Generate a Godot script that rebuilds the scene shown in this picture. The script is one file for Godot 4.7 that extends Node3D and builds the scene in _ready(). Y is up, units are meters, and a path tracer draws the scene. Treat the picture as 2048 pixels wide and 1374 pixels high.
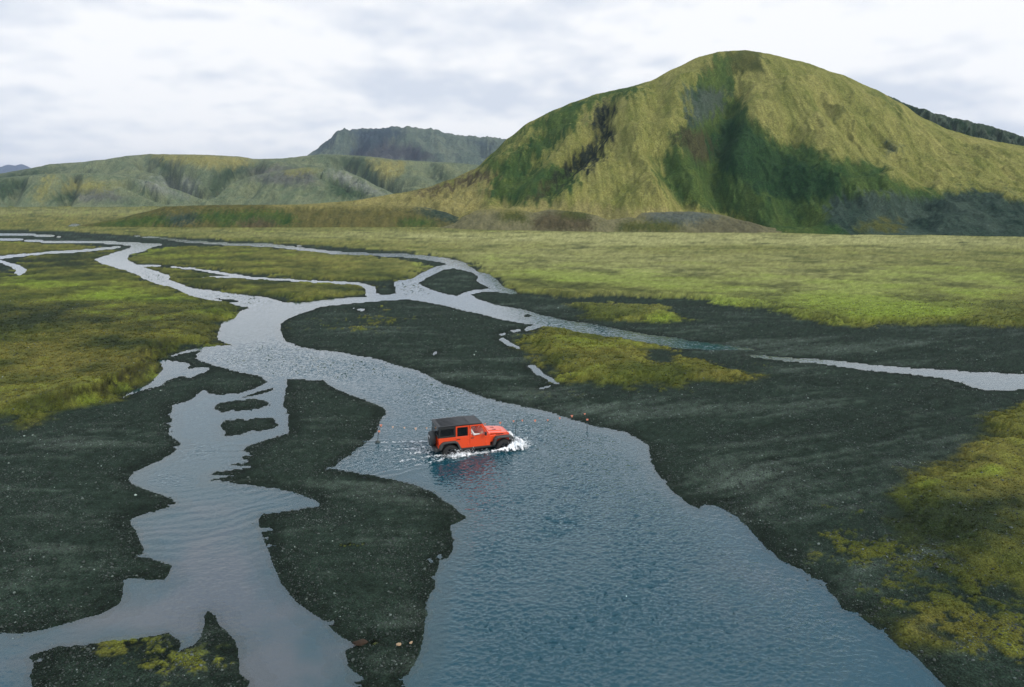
extends Node3D
# A drone's view over a braided river on black sand: a red off-roader fords it, mossy flats and green hills behind.
# Camera model: pixels below are those of a 2048 x 1374 picture; a pixel gives a direction, the ground or the hill that it meets gives the distance.
const EYE := 13.7
const FOCAL := 1500.0
const HORIZON := 385.0
var pitch := atan((687.0 - HORIZON) / FOCAL)
var sp := sin(pitch)
var cp := cos(pitch)

# ---------------------------------------------------------------- camera arithmetic
func ground_scale(v: float) -> float:
	return EYE / (sp + (v - 687.0) / FOCAL * cp)

func ground_at(u: float, v: float, y := 0.0) -> Vector3:
	var dy := -(v - 687.0) / FOCAL
	var t := (EYE - y) / (sp - dy * cp)
	return Vector3(t * (u - 1024.0) / FOCAL, y, t * (-cp - dy * sp))

func pixel_of(x: float, y: float, z: float) -> Vector2:
	var zc := -(y - EYE) * sp - z * cp
	return Vector2(1024.0 + FOCAL * x / zc, 687.0 - FOCAL * ((y - EYE) * cp - z * sp) / zc)

func at_depth(u: float, v: float, depth: float) -> Vector3:
	var q := (687.0 - v) / FOCAL
	var yh := depth * (q * cp - sp) / (cp + q * sp)
	var zc := depth * cp - yh * sp
	return Vector3((u - 1024.0) / FOCAL * zc, yh + EYE, -depth)

# ---------------------------------------------------------------- small helpers
func noise(seed_: int, freq: float, octaves := 3, kind := FastNoiseLite.FRACTAL_FBM) -> FastNoiseLite:
	var n := FastNoiseLite.new()
	n.seed = seed_
	n.noise_type = FastNoiseLite.TYPE_SIMPLEX_SMOOTH
	n.frequency = freq
	n.fractal_type = kind
	n.fractal_octaves = octaves
	return n

func sat(x: float) -> float:
	return clampf(x, 0.0, 1.0)

func ss(a: float, b: float, x: float) -> float:
	var t := clampf((x - a) / (b - a), 0.0, 1.0)
	return t * t * (3.0 - 2.0 * t)

func mat(c: Color, rough := 0.8, metal := 0.0, spec := 0.5) -> StandardMaterial3D:
	var m := StandardMaterial3D.new()
	m.albedo_color = c.linear_to_srgb()
	m.roughness = rough
	m.metallic = metal
	m.metallic_specular = spec
	return m

func tag(o: Node, label := "", category := "", group := "", kind := "") -> Node:
	if label: o.set_meta("label", label)
	if category: o.set_meta("category", category)
	if group: o.set_meta("group", group)
	if kind: o.set_meta("kind", kind)
	return o

func put(called: String, mesh: Mesh, material: Material, parent: Node = self) -> MeshInstance3D:
	var o := MeshInstance3D.new()
	o.name = called
	o.mesh = mesh
	if material: o.material_override = material
	parent.add_child(o, true)
	return o

func base(called: String, at: Vector3, turn := 0.0) -> Node3D:
	var o := Node3D.new()
	o.name = called
	add_child(o, true)
	o.position = at
	o.rotation.y = turn
	return o

func array_mesh(v: PackedVector3Array, n: PackedVector3Array, c: PackedColorArray, idx: PackedInt32Array) -> ArrayMesh:
	var a := []
	a.resize(Mesh.ARRAY_MAX)
	a[Mesh.ARRAY_VERTEX] = v
	a[Mesh.ARRAY_NORMAL] = n
	if c.size(): a[Mesh.ARRAY_COLOR] = c
	a[Mesh.ARRAY_INDEX] = idx
	var m := ArrayMesh.new()
	m.add_surface_from_arrays(Mesh.PRIMITIVE_TRIANGLES, a)
	return m

func in_rows(count: int, what: Callable) -> void:
	var id := WorkerThreadPool.add_group_task(what, count, -1, true)
	WorkerThreadPool.wait_for_group_task_completion(id)

# grey texture from noise, stretched to lo..1 (sRGB values), tiling
func noise_texture(n: FastNoiseLite, size: int, lo: float, contrast := 1.0) -> ImageTexture:
	var im: Image = n.get_seamless_image(size, size, false, false, 0.1, true)
	im.convert(Image.FORMAT_L8)
	var d := im.get_data()
	var table := PackedByteArray()
	table.resize(256)
	for i in 256:
		var x := clampf((i / 255.0 - 0.5) * contrast + 0.5, 0.0, 1.0)
		table[i] = int(255.0 * (lo + (1.0 - lo) * x))
	for i in d.size():
		d[i] = table[d[i]]
	return ImageTexture.create_from_image(Image.create_from_data(size, size, false, Image.FORMAT_L8, d))

# ---------------------------------------------------------------- sky
func make_sky() -> PanoramaSkyMaterial:
	var w := 2048
	var h := 1024
	var big := noise(5, 0.42, 5)
	var fine := noise(17, 1.35, 5)
	var warp := noise(29, 0.6, 2)
	var rows := []
	rows.resize(h)
	in_rows(h, func(j: int) -> void:
		var bytes := PackedByteArray()
		bytes.resize(w * 3)
		var el := (0.5 - (j + 0.5) / h) * PI
		var y := maxf(sin(el), 0.0)
		var c := cos(el)
		for i in w:
			var az := ((i + 0.5) / w - 0.5) * TAU
			var col := Vector3(0.72, 0.75, 0.79)
			if el > -0.02:
				# a cloud deck: the plane overhead, foreshortened towards the horizon
				var k := 1.0 / (y + 0.13)
				var px := sin(az) * c * k
				var pz := -cos(az) * c * k
				var wx := warp.get_noise_2d(px, pz) * 0.8
				var a := big.get_noise_2d(px + wx, pz * 1.15 + wx) + 0.6 * fine.get_noise_2d(px + wx, pz * 1.2) + 0.25 * fine.get_noise_2d(px * 3.1, pz * 3.3)
				# heaps of cloud stand up near the horizon
				var b := fine.get_noise_3d(sin(az) * 4.2, el * 17.0, cos(az) * 4.2) + 0.5 * fine.get_noise_3d(sin(az) * 10.0, el * 34.0, cos(az) * 10.0)
				var low := exp(-y * 5.5)
				var d := a * (1.0 - 0.55 * low) * 1.2 + b * low * 0.85 + 0.05
				var s := sat(0.60 + 1.2 * d + 0.35 * fine.get_noise_3d(sin(az) * 16.0, el * 40.0, cos(az) * 16.0))
				var grey := Vector3(0.55, 0.595, 0.67)
				var white := Vector3(0.765, 0.775, 0.79)
				# higher up the deck is thinner and lets some blue through
				grey = grey.lerp(Vector3(0.36, 0.47, 0.66), ss(0.25, 0.7, y))
				col = grey.lerp(white, s)
			var sr := Color(col.x, col.y, col.z).linear_to_srgb()
			bytes[i * 3] = int(clampf(sr.r, 0, 1) * 255.0)
			bytes[i * 3 + 1] = int(clampf(sr.g, 0, 1) * 255.0)
			bytes[i * 3 + 2] = int(clampf(sr.b, 0, 1) * 255.0)
		rows[j] = bytes)
	var all := PackedByteArray()
	for r in rows: all.append_array(r)
	var m := PanoramaSkyMaterial.new()
	m.panorama = ImageTexture.create_from_image(Image.create_from_data(w, h, false, Image.FORMAT_RGB8, all))
	return m

# ---------------------------------------------------------------- the ground: a fan of rows that grow with distance
const U0 := -320.0
const STEP := 2.5
var cols := 1075
var vrow := PackedFloat32Array()
var mask_w := PackedByteArray()
var mask_v := PackedByteArray()
var sd_w: PackedFloat32Array
var sd_v: PackedFloat32Array
var pale_gravel := PackedFloat32Array()
var gy: PackedFloat32Array      # ground height per grid point
var far_rows := 12

# scanline fill of a traced outline into a mask
func fill(mask: PackedByteArray, pts: Array, value: int) -> void:
	var n := pts.size() / 2
	var lo := 1e9
	var hi := -1e9
	for k in n:
		lo = minf(lo, pts[k * 2 + 1])
		hi = maxf(hi, pts[k * 2 + 1])
	for j in vrow.size():
		var v := vrow[j]
		if v < lo or v > hi: continue
		var cross := []
		for k in n:
			var v1: float = pts[k * 2 + 1]
			var k2 := (k + 1) % n
			var v2: float = pts[k2 * 2 + 1]
			if (v1 <= v) != (v2 <= v):
				var u1: float = pts[k * 2]
				var u2: float = pts[k2 * 2]
				cross.append(u1 + (v - v1) / (v2 - v1) * (u2 - u1))
		cross.sort()
		for k in range(0, cross.size() - 1, 2):
			var a := maxi(0, int(ceil((cross[k] - U0) / STEP)))
			var b := mini(cols - 1, int(floor((cross[k + 1] - U0) / STEP)))
			for i in range(a, b + 1): mask[j * cols + i] = value

# a stream traced as a line with a width at each point
func stream(mask: PackedByteArray, pts: Array, value: int) -> void:
	var n := pts.size() / 3
	var left := []
	var right := []
	for k in n:
		left += [pts[k * 3], pts[k * 3 + 1] - pts[k * 3 + 2] * 0.5]
		right = [pts[k * 3], pts[k * 3 + 1] + pts[k * 3 + 2] * 0.5] + right
	fill(mask, left + right, value)

func signed_distance(mask: PackedByteArray) -> PackedFloat32Array:
	var rows := vrow.size()
	var n := rows * cols
	var px := PackedFloat32Array()
	var pz := PackedFloat32Array()
	var bx := PackedFloat32Array()
	var bz := PackedFloat32Array()
	var best := PackedFloat32Array()
	for a: PackedFloat32Array in [px, pz, bx, bz, best]: a.resize(n)
	best.fill(1e12)
	for j in rows:
		var t := ground_scale(vrow[j])
		var z := -t * (cp - (vrow[j] - 687.0) / FOCAL * sp)
		for i in cols:
			px[j * cols + i] = t * (U0 + i * STEP - 1024.0) / FOCAL
			pz[j * cols + i] = z
	for j in rows:
		for i in cols:
			var k := j * cols + i
			if i + 1 < cols and mask[k] != mask[k + 1]:
				var mx := (px[k] + px[k + 1]) * 0.5
				var dd := (mx - px[k]) * (mx - px[k])
				if dd < best[k]:
					best[k] = dd
					bx[k] = mx
					bz[k] = pz[k]
				if dd < best[k + 1]:
					best[k + 1] = dd
					bx[k + 1] = mx
					bz[k + 1] = pz[k]
			if j + 1 < rows and mask[k] != mask[k + cols]:
				var mz := (pz[k] + pz[k + cols]) * 0.5
				var dz := (mz - pz[k]) * (mz - pz[k])
				if dz < best[k]:
					best[k] = dz
					bx[k] = px[k]
					bz[k] = mz
				if dz < best[k + cols]:
					best[k + cols] = dz
					bx[k + cols] = px[k + cols]
					bz[k + cols] = mz
	for sweep in 2:
		var dirs := [-1, -cols, -cols - 1, -cols + 1] if sweep == 0 else [1, cols, cols + 1, cols - 1]
		for jj in range(1, rows - 1):
			var j := jj if sweep == 0 else rows - 1 - jj
			for ii in range(1, cols - 1):
				var i := ii if sweep == 0 else cols - 1 - ii
				var k := j * cols + i
				var bk := best[k]
				var x := px[k]
				var z := pz[k]
				for d: int in dirs:
					var q := k + d
					if best[q] < 1e11:
						var ex := bx[q] - x
						var ez := bz[q] - z
						var dd := ex * ex + ez * ez
						if dd < bk:
							bk = dd
							bx[k] = bx[q]
							bz[k] = bz[q]
				best[k] = bk
	for k in n:
		var d := minf(sqrt(best[k]), 400.0)
		best[k] = -d if mask[k] else d
	return best

# coarse maps of what grows or lies where, and of painted sunlight: soft spots set by hand, [channel, u, v, reach u, reach v, amount]
const CW := 172
const CH := 100
var control := []
func spots_map(list: Array, channels: int) -> void:
	for c in channels:
		var a := PackedFloat32Array()
		a.resize(CW * CH)
		control.append(a)
	for s: Array in list:
		var a: PackedFloat32Array = control[s[0]]
		var i0 := maxi(0, int((s[1] - 2.2 * s[3] - U0) / 16.0))
		var i1 := mini(CW - 1, int((s[1] + 2.2 * s[3] - U0) / 16.0) + 1)
		var j0 := maxi(0, int((s[2] - 2.2 * s[4] - 376.0) / 12.0))
		var j1 := mini(CH - 1, int((s[2] + 2.2 * s[4] - 376.0) / 12.0) + 1)
		for j in range(j0, j1 + 1):
			for i in range(i0, i1 + 1):
				var du: float = (U0 + i * 16.0 - s[1]) / s[3]
				var dv: float = (376.0 + j * 12.0 - s[2]) / s[4]
				a[j * CW + i] += s[5] * exp(-du * du - dv * dv)
		control[s[0]] = a

func control_at(c: int, u: float, v: float) -> float:
	var x := clampf((u - U0) / 16.0, 0.0, CW - 1.001)
	var y := clampf((v - 376.0) / 12.0, 0.0, CH - 1.001)
	var i := int(x)
	var j := int(y)
	var fx := x - i
	var fy := y - j
	var a: PackedFloat32Array = control[c]
	var k := j * CW + i
	return lerpf(lerpf(a[k], a[k + 1], fx), lerpf(a[k + CW], a[k + CW + 1], fx), fy)

# look a grid field up at a place on the plain
func field_at(a: PackedFloat32Array, u: float, v: float) -> float:
	var x := clampf((u - U0) / STEP, 0.0, cols - 1.001)
	var y := clampf((v - vrow[far_rows]) / STEP, 0.0, vrow.size() - far_rows - 1.001)
	var i := int(x)
	var j := int(y)
	var fx := x - i
	var fy := y - j
	var k := (j + far_rows) * cols + i
	return lerpf(lerpf(a[k], a[k + 1], fx), lerpf(a[k + cols], a[k + cols + 1], fx), fy)

func trace_ground() -> void:
	for v in [386.2, 386.6, 387.2, 388.0, 389.0, 390.5, 392.0, 394.0, 396.0, 398.0, 400.0, 402.0]: vrow.append(v)
	far_rows = vrow.size()
	for j in 445: vrow.append(404.0 + j * STEP)
	mask_w.resize(vrow.size() * cols)
	mask_v.resize(vrow.size() * cols)
	# --- what is overgrown with moss and grass
	var v := mask_v
	fill(v, [-400,380, 2500,380, 2500,662, 2048,659, 1835,655, 1718,657, 1659,653, 1601,641, 1531,624, 1484,618, 1406,604, 1320,598, 1250,594, 1160,598, 1113,597, 1078,590, 1027,585, 1003,571, 989,556, 955,542, 930,524, 907,518, 866,512, 830,508, 780,502, 700,496, 615,491, 512,485, 444,480, 342,474, 239,470, 130,463, 0,460, -400,458], 1)
	fill(v, [-400,480, 0,482, 102,487, 171,490.6, 190,494, 171,500, 68,506.6, 0,511, -400,513], 1)
	fill(v, [-400,530, 0,545, 30,552, 45,516, 85,509, 190,504, 232,500, 212,512, 190,520, 203,527, 234,536, 272,549, 200,556, 70,556, -400,550], 1)
	fill(v, [256,513, 294,499, 342,494, 444,492, 520,495, 560,499, 678,508, 771,516, 832,525, 865,533, 839,544, 822,559, 785,564, 713,562, 600,561, 581,555, 496,547, 468,546, 410,536, 342,531, 273,527, 252,520], 1)
	fill(v, [280,533, 342,537, 400,545, 450,557, 510,560, 600,566, 685,568, 726,572, 732,590, 668,597, 601,605, 533,594, 444,583, 386,576, 345,556], 1)
	fill(v, [-400,555, 0,557, 68,554, 191,554, 222,545, 272,549, 314,569, 355,578, 372,588, 410,599, 444,605, 468,610, 502,615, 478,624, 470,636, 447,644, 440,655, 433,673, 437,681, 461,689, 437,693, 386,692, 342,708, 318,719, 328,737, 307,760, 273,780, 232,801, 171,818, 137,828, 85,850, 51,862, 34,862, 10,842, -60,840, -400,830], 1)
	fill(v, [1143,615, 1154,610, 1198,609, 1260,612, 1320,616, 1340,624, 1384,641, 1328,647, 1250,645, 1198,643, 1174,634], 1)
	fill(v, [1030,682, 1089,655, 1110,656, 1164,663, 1249,679, 1328,694, 1355,703, 1367,713, 1425,729, 1523,757, 1484,770, 1386,770, 1355,780, 1289,768, 1250,784, 1232,778, 1133,771, 1096,747, 1075,730, 1085,713, 1044,697], 1)
	fill(v, [1292,702, 1350,700, 1352,725, 1300,732, 1288,718], 0)
	fill(v, [2500,790, 2120,800, 2030,812, 1976,833, 1947,879, 1888,934, 1809,967, 1780,1005, 1771,1051, 1790,1085, 1830,1100, 1860,1090, 1900,1120, 2000,1170, 2060,1230, 2500,1300], 1)
	fill(v, [1762,1225, 1790,1235, 1830,1240, 1850,1275, 1900,1290, 1905,1302, 1870,1312, 1840,1296, 1800,1299, 1770,1262], 1)
	# --- water
	var w := mask_w
	# main river with the node, then the bars and banks inside it
	fill(w, [266,487, 324,489, 304,494, 287,502, 256,510, 254,518, 270,529, 290,535, 328,547, 343,553, 335,559, 359,567, 386,577, 444,584, 495,591, 533,595, 567,605, 601,606, 668,598, 733,594, 730,576, 726,571, 713,567, 750,573, 752,588, 771,591, 793,587, 791,576, 788,563, 825,557, 846,545, 873,533, 895,530, 884,521, 907,519.5, 930,525, 938,533, 955,543, 981,549, 990,559, 1003,571, 1037,586, 1028,588, 986,582, 960,584, 942,589, 952,598, 993,610, 1044,619, 1079,629, 1130,641, 1181,648, 1232,658, 1300,670, 1351,676, 1379,682, 1453,690, 1515,698.5, 1484,701, 1421,700, 1347,696, 1328,691, 1297,686, 1250,679, 1147,662, 1089,652, 1051,647, 1003,639, 959,627, 925,620, 873,607, 815,598, 737,603, 700,607, 642,613, 608,625, 577,636, 560,649, 564,670, 574,684, 601,694, 642,701, 668,702, 720,713, 754,718, 798,732, 832,740, 890,768, 921,778, 972,797, 1017,807, 1061,815, 1113,829, 1140,839, 1195,854, 1253,865, 1269,876, 1300,891, 1298,917, 1310,941, 1342,981, 1374,1005, 1398,1017, 1410,1009, 1431,1010, 1475,1034, 1503,1062, 1523,1086, 1563,1122, 1596,1143, 1632,1163, 1656,1183, 1677,1203, 1684,1218, 1717,1227, 1742,1251, 1767,1268, 1800,1298, 1826,1308, 1859,1343, 1892,1374, 1990,1470, 2040,1520, 780,1520, 812,1374, 822,1335, 837,1313, 847,1272, 853,1229, 859,1188, 872,1175, 872,1147, 880,1121, 897,1116, 905,1100, 906,1085, 903,1066, 900,1051, 919,1043, 933,1036, 906,1013, 881,997, 862,983, 828,969, 787,960, 745,950, 700,943, 664,937, 692,915, 720,896, 746,875, 757,858, 760,843, 764,834, 771,829, 771,820, 758,812, 720,797, 700,789, 663,773, 649,761, 574,757, 572,780, 566,810, 574,821, 577,844, 578,864, 555,860, 550,828, 540,797, 548,775, 536,764, 519,752, 468,742, 430,731, 398,719, 392,709, 405,698, 437,694, 461,689, 437,680, 434,673, 440,655, 447,644, 470,636, 478,624, 502,615, 468,609, 444,604, 410,598, 372,588, 355,578, 314,568, 284,555, 270,547, 232,535, 201,526, 188,519, 219,509, 260,496], 1)
	fill(w, [836,566, 860,552, 887,539, 908,536, 942,543, 957,552, 954,562, 976,574, 982,577, 940,582, 928,586, 914,592, 897,590, 870,583, 849,575], 0)
	fill(w, [1047,630, 1056,628, 1066,633, 1050,635], 0)
	fill(w, [425,595, 480,600, 474,606, 450,604], 0)
	# far streams
	stream(w, [-400,476,3, 13,469,2.4, 82,470.5,2.6, 120,473.5,2], 1)
	stream(w, [-400,478,3, 44,480,2.4, 116,485,3, 205,484.5,3.4, 270,488,5, 300,490,4], 1)
	stream(w, [270,472,2.2, 320,475,2.6, 362,482,3, 461,488.5,3.4, 536,490,5, 600,497.5,4.2, 668,505.5,4.6, 737,508.5,4, 788,510,5, 830,512.5,6, 880,519,9, 900,523,12], 1)
	stream(w, [342,534,2.4, 386,537,2.6, 420,543,3, 468,550.5,5, 506,557,4, 581,560,3, 640,563.5,3.4, 713,567,4.5, 740,576,12], 1)
	stream(w, [362,558,2, 410,555,2.6, 441,553,3, 480,555,3], 1)
	stream(w, [277,530.5,2.4, 321,532,2], 1)
	stream(w, [-300,516,4, 0,515,5, 34,511,4, 85,506.5,4.5, 154,502,4, 200,498,4, 240,494,3], 1)
	fill(w, [-60,519, 0,520, 20,527, 38,530, 56,540, 41,550, 29,548, 32,540, 22,533, 0,524], 1)
	fill(w, [134,450.5, 145,448.5, 160,449, 155,453, 142,454], 1)
	fill(w, [590,489.5, 606,489, 604,492, 594,492], 1)
	# right arm
	fill(w, [1499,710, 1530,711, 1573,716, 1659,720, 1737,729, 1827,737, 1912,741, 1951,746, 2048,747, 2500,752, 2500,812, 2100,790, 2048,777, 2021,781, 1971,780, 1944,774, 1920,764, 1889,757, 1835,750, 1745,741, 1640,727, 1570,722, 1499,713], 1)
	# puddles in the middle bar
	fill(w, [1080,649, 1060,652, 1047,658, 1052,663, 1072,657, 1088,652], 1)
	fill(w, [1022,661, 1042,657, 1040,662, 1025,665], 1)
	fill(w, [1000,669, 1010,665, 1012,669, 1001,672], 1)
	fill(w, [997,678, 1006,674, 1020,685, 1043,696, 1034,698, 1012,688], 1)
	fill(w, [1056,731, 1070,731, 1088,748, 1105,757, 1121,769, 1112,769, 1075,750], 1)
	fill(w, [1076,777, 1101,771, 1099,775, 1080,778], 1)
	fill(w, [865,706, 872,701, 875,705, 868,710], 1)
	fill(w, [706,616, 728,619, 724,623], 1)
	# the shallow pool on the near side and the rills that feed it
	fill(w, [407,779, 418,787, 437,790, 478,787, 512,776, 536,764, 550,775, 552,800, 556,830, 566,858, 578,866, 533,880, 496,892, 484,902, 503,908, 486,912, 478,918, 496,922, 456,930, 500,934, 430,944, 418,950, 484,949, 425,959, 478,967, 547,976, 595,986, 632,1002, 640,1012, 598,1019, 526,1029, 516,1039, 520,1054, 549,1058, 520,1065, 531,1088, 547,1132, 562,1166, 594,1207, 640,1238, 672,1266, 712,1291, 692,1300, 694,1332, 731,1360, 706,1364, 690,1520, 495,1520, 495,1374, 500,1363, 478,1347, 478,1319, 475,1294, 462,1272, 437,1247, 431,1232, 416,1222, 409,1232, 409,1254, 403,1275, 387,1291, 369,1298, 350,1308, 362,1294, 359,1282, 341,1272, 337,1265, 312,1272, 275,1277, 219,1285, 156,1291, 116,1293, 78,1304, 58,1313, 67,1329, 62,1350, 64,1374, 70,1520, -400,1520, -400,1300, -150,1278, 0,1269, 56,1266, 119,1251, 156,1240, 200,1229, 237,1210, 247,1185, 246,1160, 269,1157, 306,1161, 328,1160, 339,1147, 344,1131, 306,1119, 291,1104, 275,1069, 256,1040, 297,1024, 338,1015, 354,1005, 328,991, 297,981, 270,971, 256,959, 267,944, 321,920, 349,904, 362,889, 355,879, 337,868, 343,844, 342,827, 345,810, 376,803, 393,793], 1)
	fill(w, [427,816, 436,808, 444,805, 462,803, 478,800, 506,798, 533,802, 537,810, 524,815, 512,818, 478,822, 460,821, 444,825, 436,821], 0)
	fill(w, [440,848, 452,841, 480,838, 496,840, 518,834, 546,835, 552,843, 556,851, 545,857, 520,862, 503,861, 480,869, 462,872, 448,872, 452,862, 443,856], 0)
	fill(w, [474,796, 500,790, 520,782, 547,776, 543,782, 512,790, 490,795], 0)
	fill(w, [318,721, 338,721, 379,728, 376,737, 416,735, 420,738, 393,751, 379,756, 362,752, 338,759, 321,771, 294,777, 262,788, 232,801, 270,781, 300,767, 314,752, 328,738], 1)
	stream(w, [342,712,2, 369,704,4, 405,697,5, 440,693,5], 1)

func build_ground() -> void:
	trace_ground()
	print("traced ", Time.get_ticks_msec())
	var out := [null, null]
	in_rows(2, func(k: int) -> void: out[k] = signed_distance(mask_w if k == 0 else mask_v))
	sd_w = out[0]
	sd_v = out[1]
	print("distances ", Time.get_ticks_msec())
	# channels: 0 bright green, 1 dark, 2 ochre, 3 pale straw and painted sunlight, 4 pale gravel, 5 sparse growth on gravel, 6 ripples, 7 silt, 8 raised bank
	spots_map(spots(), 9)
	var rough := noise(3, 0.9, 4)
	var mid := noise(7, 0.16, 4)
	var low := noise(11, 0.03, 3)
	var hum := noise(13, 0.55, 3)
	var streak := noise(19, 0.12, 4)
	var fine := noise(23, 2.6, 3)
	# wheel ruts left in the gravel by others, as lines on the ground
	var ruts := []
	for line: Array in [[1310,905, 1480,880, 1650,850, 1800,812, 1900,775, 1970,738], [1430,1000, 1560,940, 1700,890, 1850,845, 2000,800, 2200,770], [1380,722, 1500,746, 1650,772, 1850,792, 2100,806], [40,905, 150,880, 260,862, 330,840]]:
		for k in line.size() / 2 - 1:
			var a := ground_at(line[k * 2], line[k * 2 + 1])
			var b := ground_at(line[k * 2 + 2], line[k * 2 + 3])
			ruts.append([Vector2(a.x, a.z), Vector2(b.x, b.z)])
	var rows := vrow.size()
	var V := []
	var C := []
	var L := []
	V.resize(rows)
	L.resize(rows)
	C.resize(rows)
	in_rows(rows, func(j: int) -> void:
		var vs := PackedVector3Array()
		var cs := PackedColorArray()
		vs.resize(cols)
		cs.resize(cols)
		var ls := PackedFloat32Array()
		ls.resize(cols)
		var v := vrow[j]
		for i in cols:
			var u := U0 + i * STEP
			var p := ground_at(u, v)
			var k := j * cols + i
			var dw := -sd_w[k]
			dw = -dw
			var depth := -p.z
			var flat := clampf(75.0 / depth, 0.12, 1.0)
			var nr := rough.get_noise_2d(p.x, p.z)
			var nm := mid.get_noise_2d(p.x, p.z)
			var nl := low.get_noise_2d(p.x, p.z)
			var nf := fine.get_noise_2d(p.x, p.z)
			var nh := hum.get_noise_2d(p.x, p.z)
			# bands left by the flow: they run along the bars
			var lean := lerpf(0.12, 1.0, ss(-2.0, 8.0, p.x)) if depth < 75.0 else 0.1
			var across := p.z * 2.4 + p.x * lean
			var nst := streak.get_noise_2d(p.x * 0.4 - p.z * 0.1 + nm * 0.5, across) * 0.75 + streak.get_noise_2d(p.x * 1.3 + 40.0, across * 3.1) * 0.45
			var ragged := nm * 0.55 + nr * 0.22
			var sv := -sd_v[k] + (nm * 1.6 + nr * 0.9 + nf * 0.45) * clampf(depth / 60.0, 0.35, 3.0)
			var sparse := control_at(5, u, v)
			var bank := control_at(8, u, v)
			var veg := ss(-0.6, 0.7, sv + nh * 0.5)
			# scattered growth on the gravel
			veg = maxf(veg, ss(0.0, 0.3, nh * 0.55 + nm * 0.8 + nr * 0.6 + nf * 0.5 + sparse - 0.62) * sat(sparse * 3.0))
			if dw < 0.05: veg *= sat(1.0 + dw * 3.0)
			var y := 0.0
			if dw > 0.0:
				y = (0.012 + 0.26 * (1.0 - exp(-dw / 6.0))) * flat + (nm * 0.09 + nst * 0.05) * sat(dw / 5.0) * flat + (nr * 0.022 + nf * 0.012 + ragged * 0.03) * flat
				y += (veg * (0.05 + 0.06 * nh + 0.05 * ss(0.0, 0.8, sv)) + 0.30 * ss(0.4, 2.2, sv)) * flat * sat(0.25 + dw)
				y += bank * (0.2 * ss(0.5, 1.2, sv + nr * 0.5) + 0.42 * ss(1.9, 2.5, sv + nr * 0.9)) * sat(dw)
				y += nl * 0.10 * sat(dw / 20.0) * flat
			else:
				y = -0.012 - 0.55 * (1.0 - exp(dw / 4.2)) + (nr * 0.022 + nf * 0.012 + ragged * 0.03) * flat + nm * 0.06 * sat(-dw / 3.0)
			var rut := 0.0
			if dw > 0.5 and depth < 75.0 and depth > 26.0:
				var q := Vector2(p.x + nm * 0.5, p.z + nm * 0.5)
				for r: Array in ruts:
					var e := q.distance_to(Geometry2D.get_closest_point_to_segment(q, r[0], r[1]))
					if e < 1.6:
						e = absf(e - 0.8)
						rut = maxf(rut, exp(-e * e * 22.0) * sat(0.75 + nm * 1.2 + nr * 0.5))
			y -= rut * 0.035
			vs[i] = Vector3(p.x, y, p.z)
			# --- colour of the matter, sunlit strip painted in
			var gl := sat(control_at(4, u, v) * 1.15 + nst * 1.15 + nm * 0.5 + nr * 0.25 - 0.22)
			ls[i] = gl
			var g := Vector3(0.025, 0.043, 0.031).lerp(Vector3(0.084, 0.118, 0.092), gl)
			g *= 1.0 + 0.55 * nf + 0.35 * nr
			g *= 1.0 + 0.25 * nst
			g *= 1.0 - 0.35 * rut
			var wet := 1.0 - ss(0.15, 1.4 + nm, dw)
			g *= 1.0 - 0.42 * wet
			var bright := control_at(0, u, v)
			var dark := control_at(1, u, v)
			var ochre := control_at(2, u, v)
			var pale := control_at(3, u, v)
			var patch := streak.get_noise_2d(p.x * 0.55 + 90.0, p.z * 0.55) * 1.3 + nm * 0.5 + nh * 0.25
			var m := Vector3(0.108, 0.135, 0.026)
			m = m.lerp(Vector3(0.175, 0.17, 0.042), sat(0.3 + ochre + patch * 0.9))
			m = m.lerp(Vector3(0.21, 0.31, 0.034), sat(bright * 1.2 + patch * 0.9 - 0.32) * 0.9)
			m = m.lerp(Vector3(0.40, 0.41, 0.17), sat(pale * (0.9 + 0.7 * nst)))  # pale straw; near the hill it paints a strip of sunlight
			m = m.lerp(Vector3(0.030, 0.046, 0.020), sat(dark * 1.1 - patch * 0.75 - 0.08 + nr * 0.35))
			m *= 1.0 + 0.35 * nh + 0.3 * nr + 0.22 * nf
			var edge := 1.0 - ss(0.2, 1.2, sv)
			m *= 1.0 - 0.25 * edge
			# bare soil where the bank is cut
			var cut := bank * ss(0.9, 1.7, sv + nr * 0.9) * (1.0 - ss(2.1, 2.9, sv + nr * 0.9))
			m = m.lerp(Vector3(0.022, 0.022, 0.014), cut * 0.9)
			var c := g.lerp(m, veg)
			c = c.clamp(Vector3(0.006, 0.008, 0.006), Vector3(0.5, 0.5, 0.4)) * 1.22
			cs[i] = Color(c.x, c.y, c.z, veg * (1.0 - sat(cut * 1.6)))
		V[j] = vs
		L[j] = ls
		C[j] = cs)
	var verts := PackedVector3Array()
	var colors := PackedColorArray()
	for j in rows:
		verts.append_array(V[j])
		colors.append_array(C[j])
		pale_gravel.append_array(L[j])
	ground_colors = colors.duplicate()
	for k in colors.size(): colors[k].a = 1.0
	gy = PackedFloat32Array()
	gy.resize(verts.size())
	for k in verts.size(): gy[k] = verts[k].y
	print("ground ", Time.get_ticks_msec())
	put_grid("ground", verts, colors, rows, ground_material())

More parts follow.
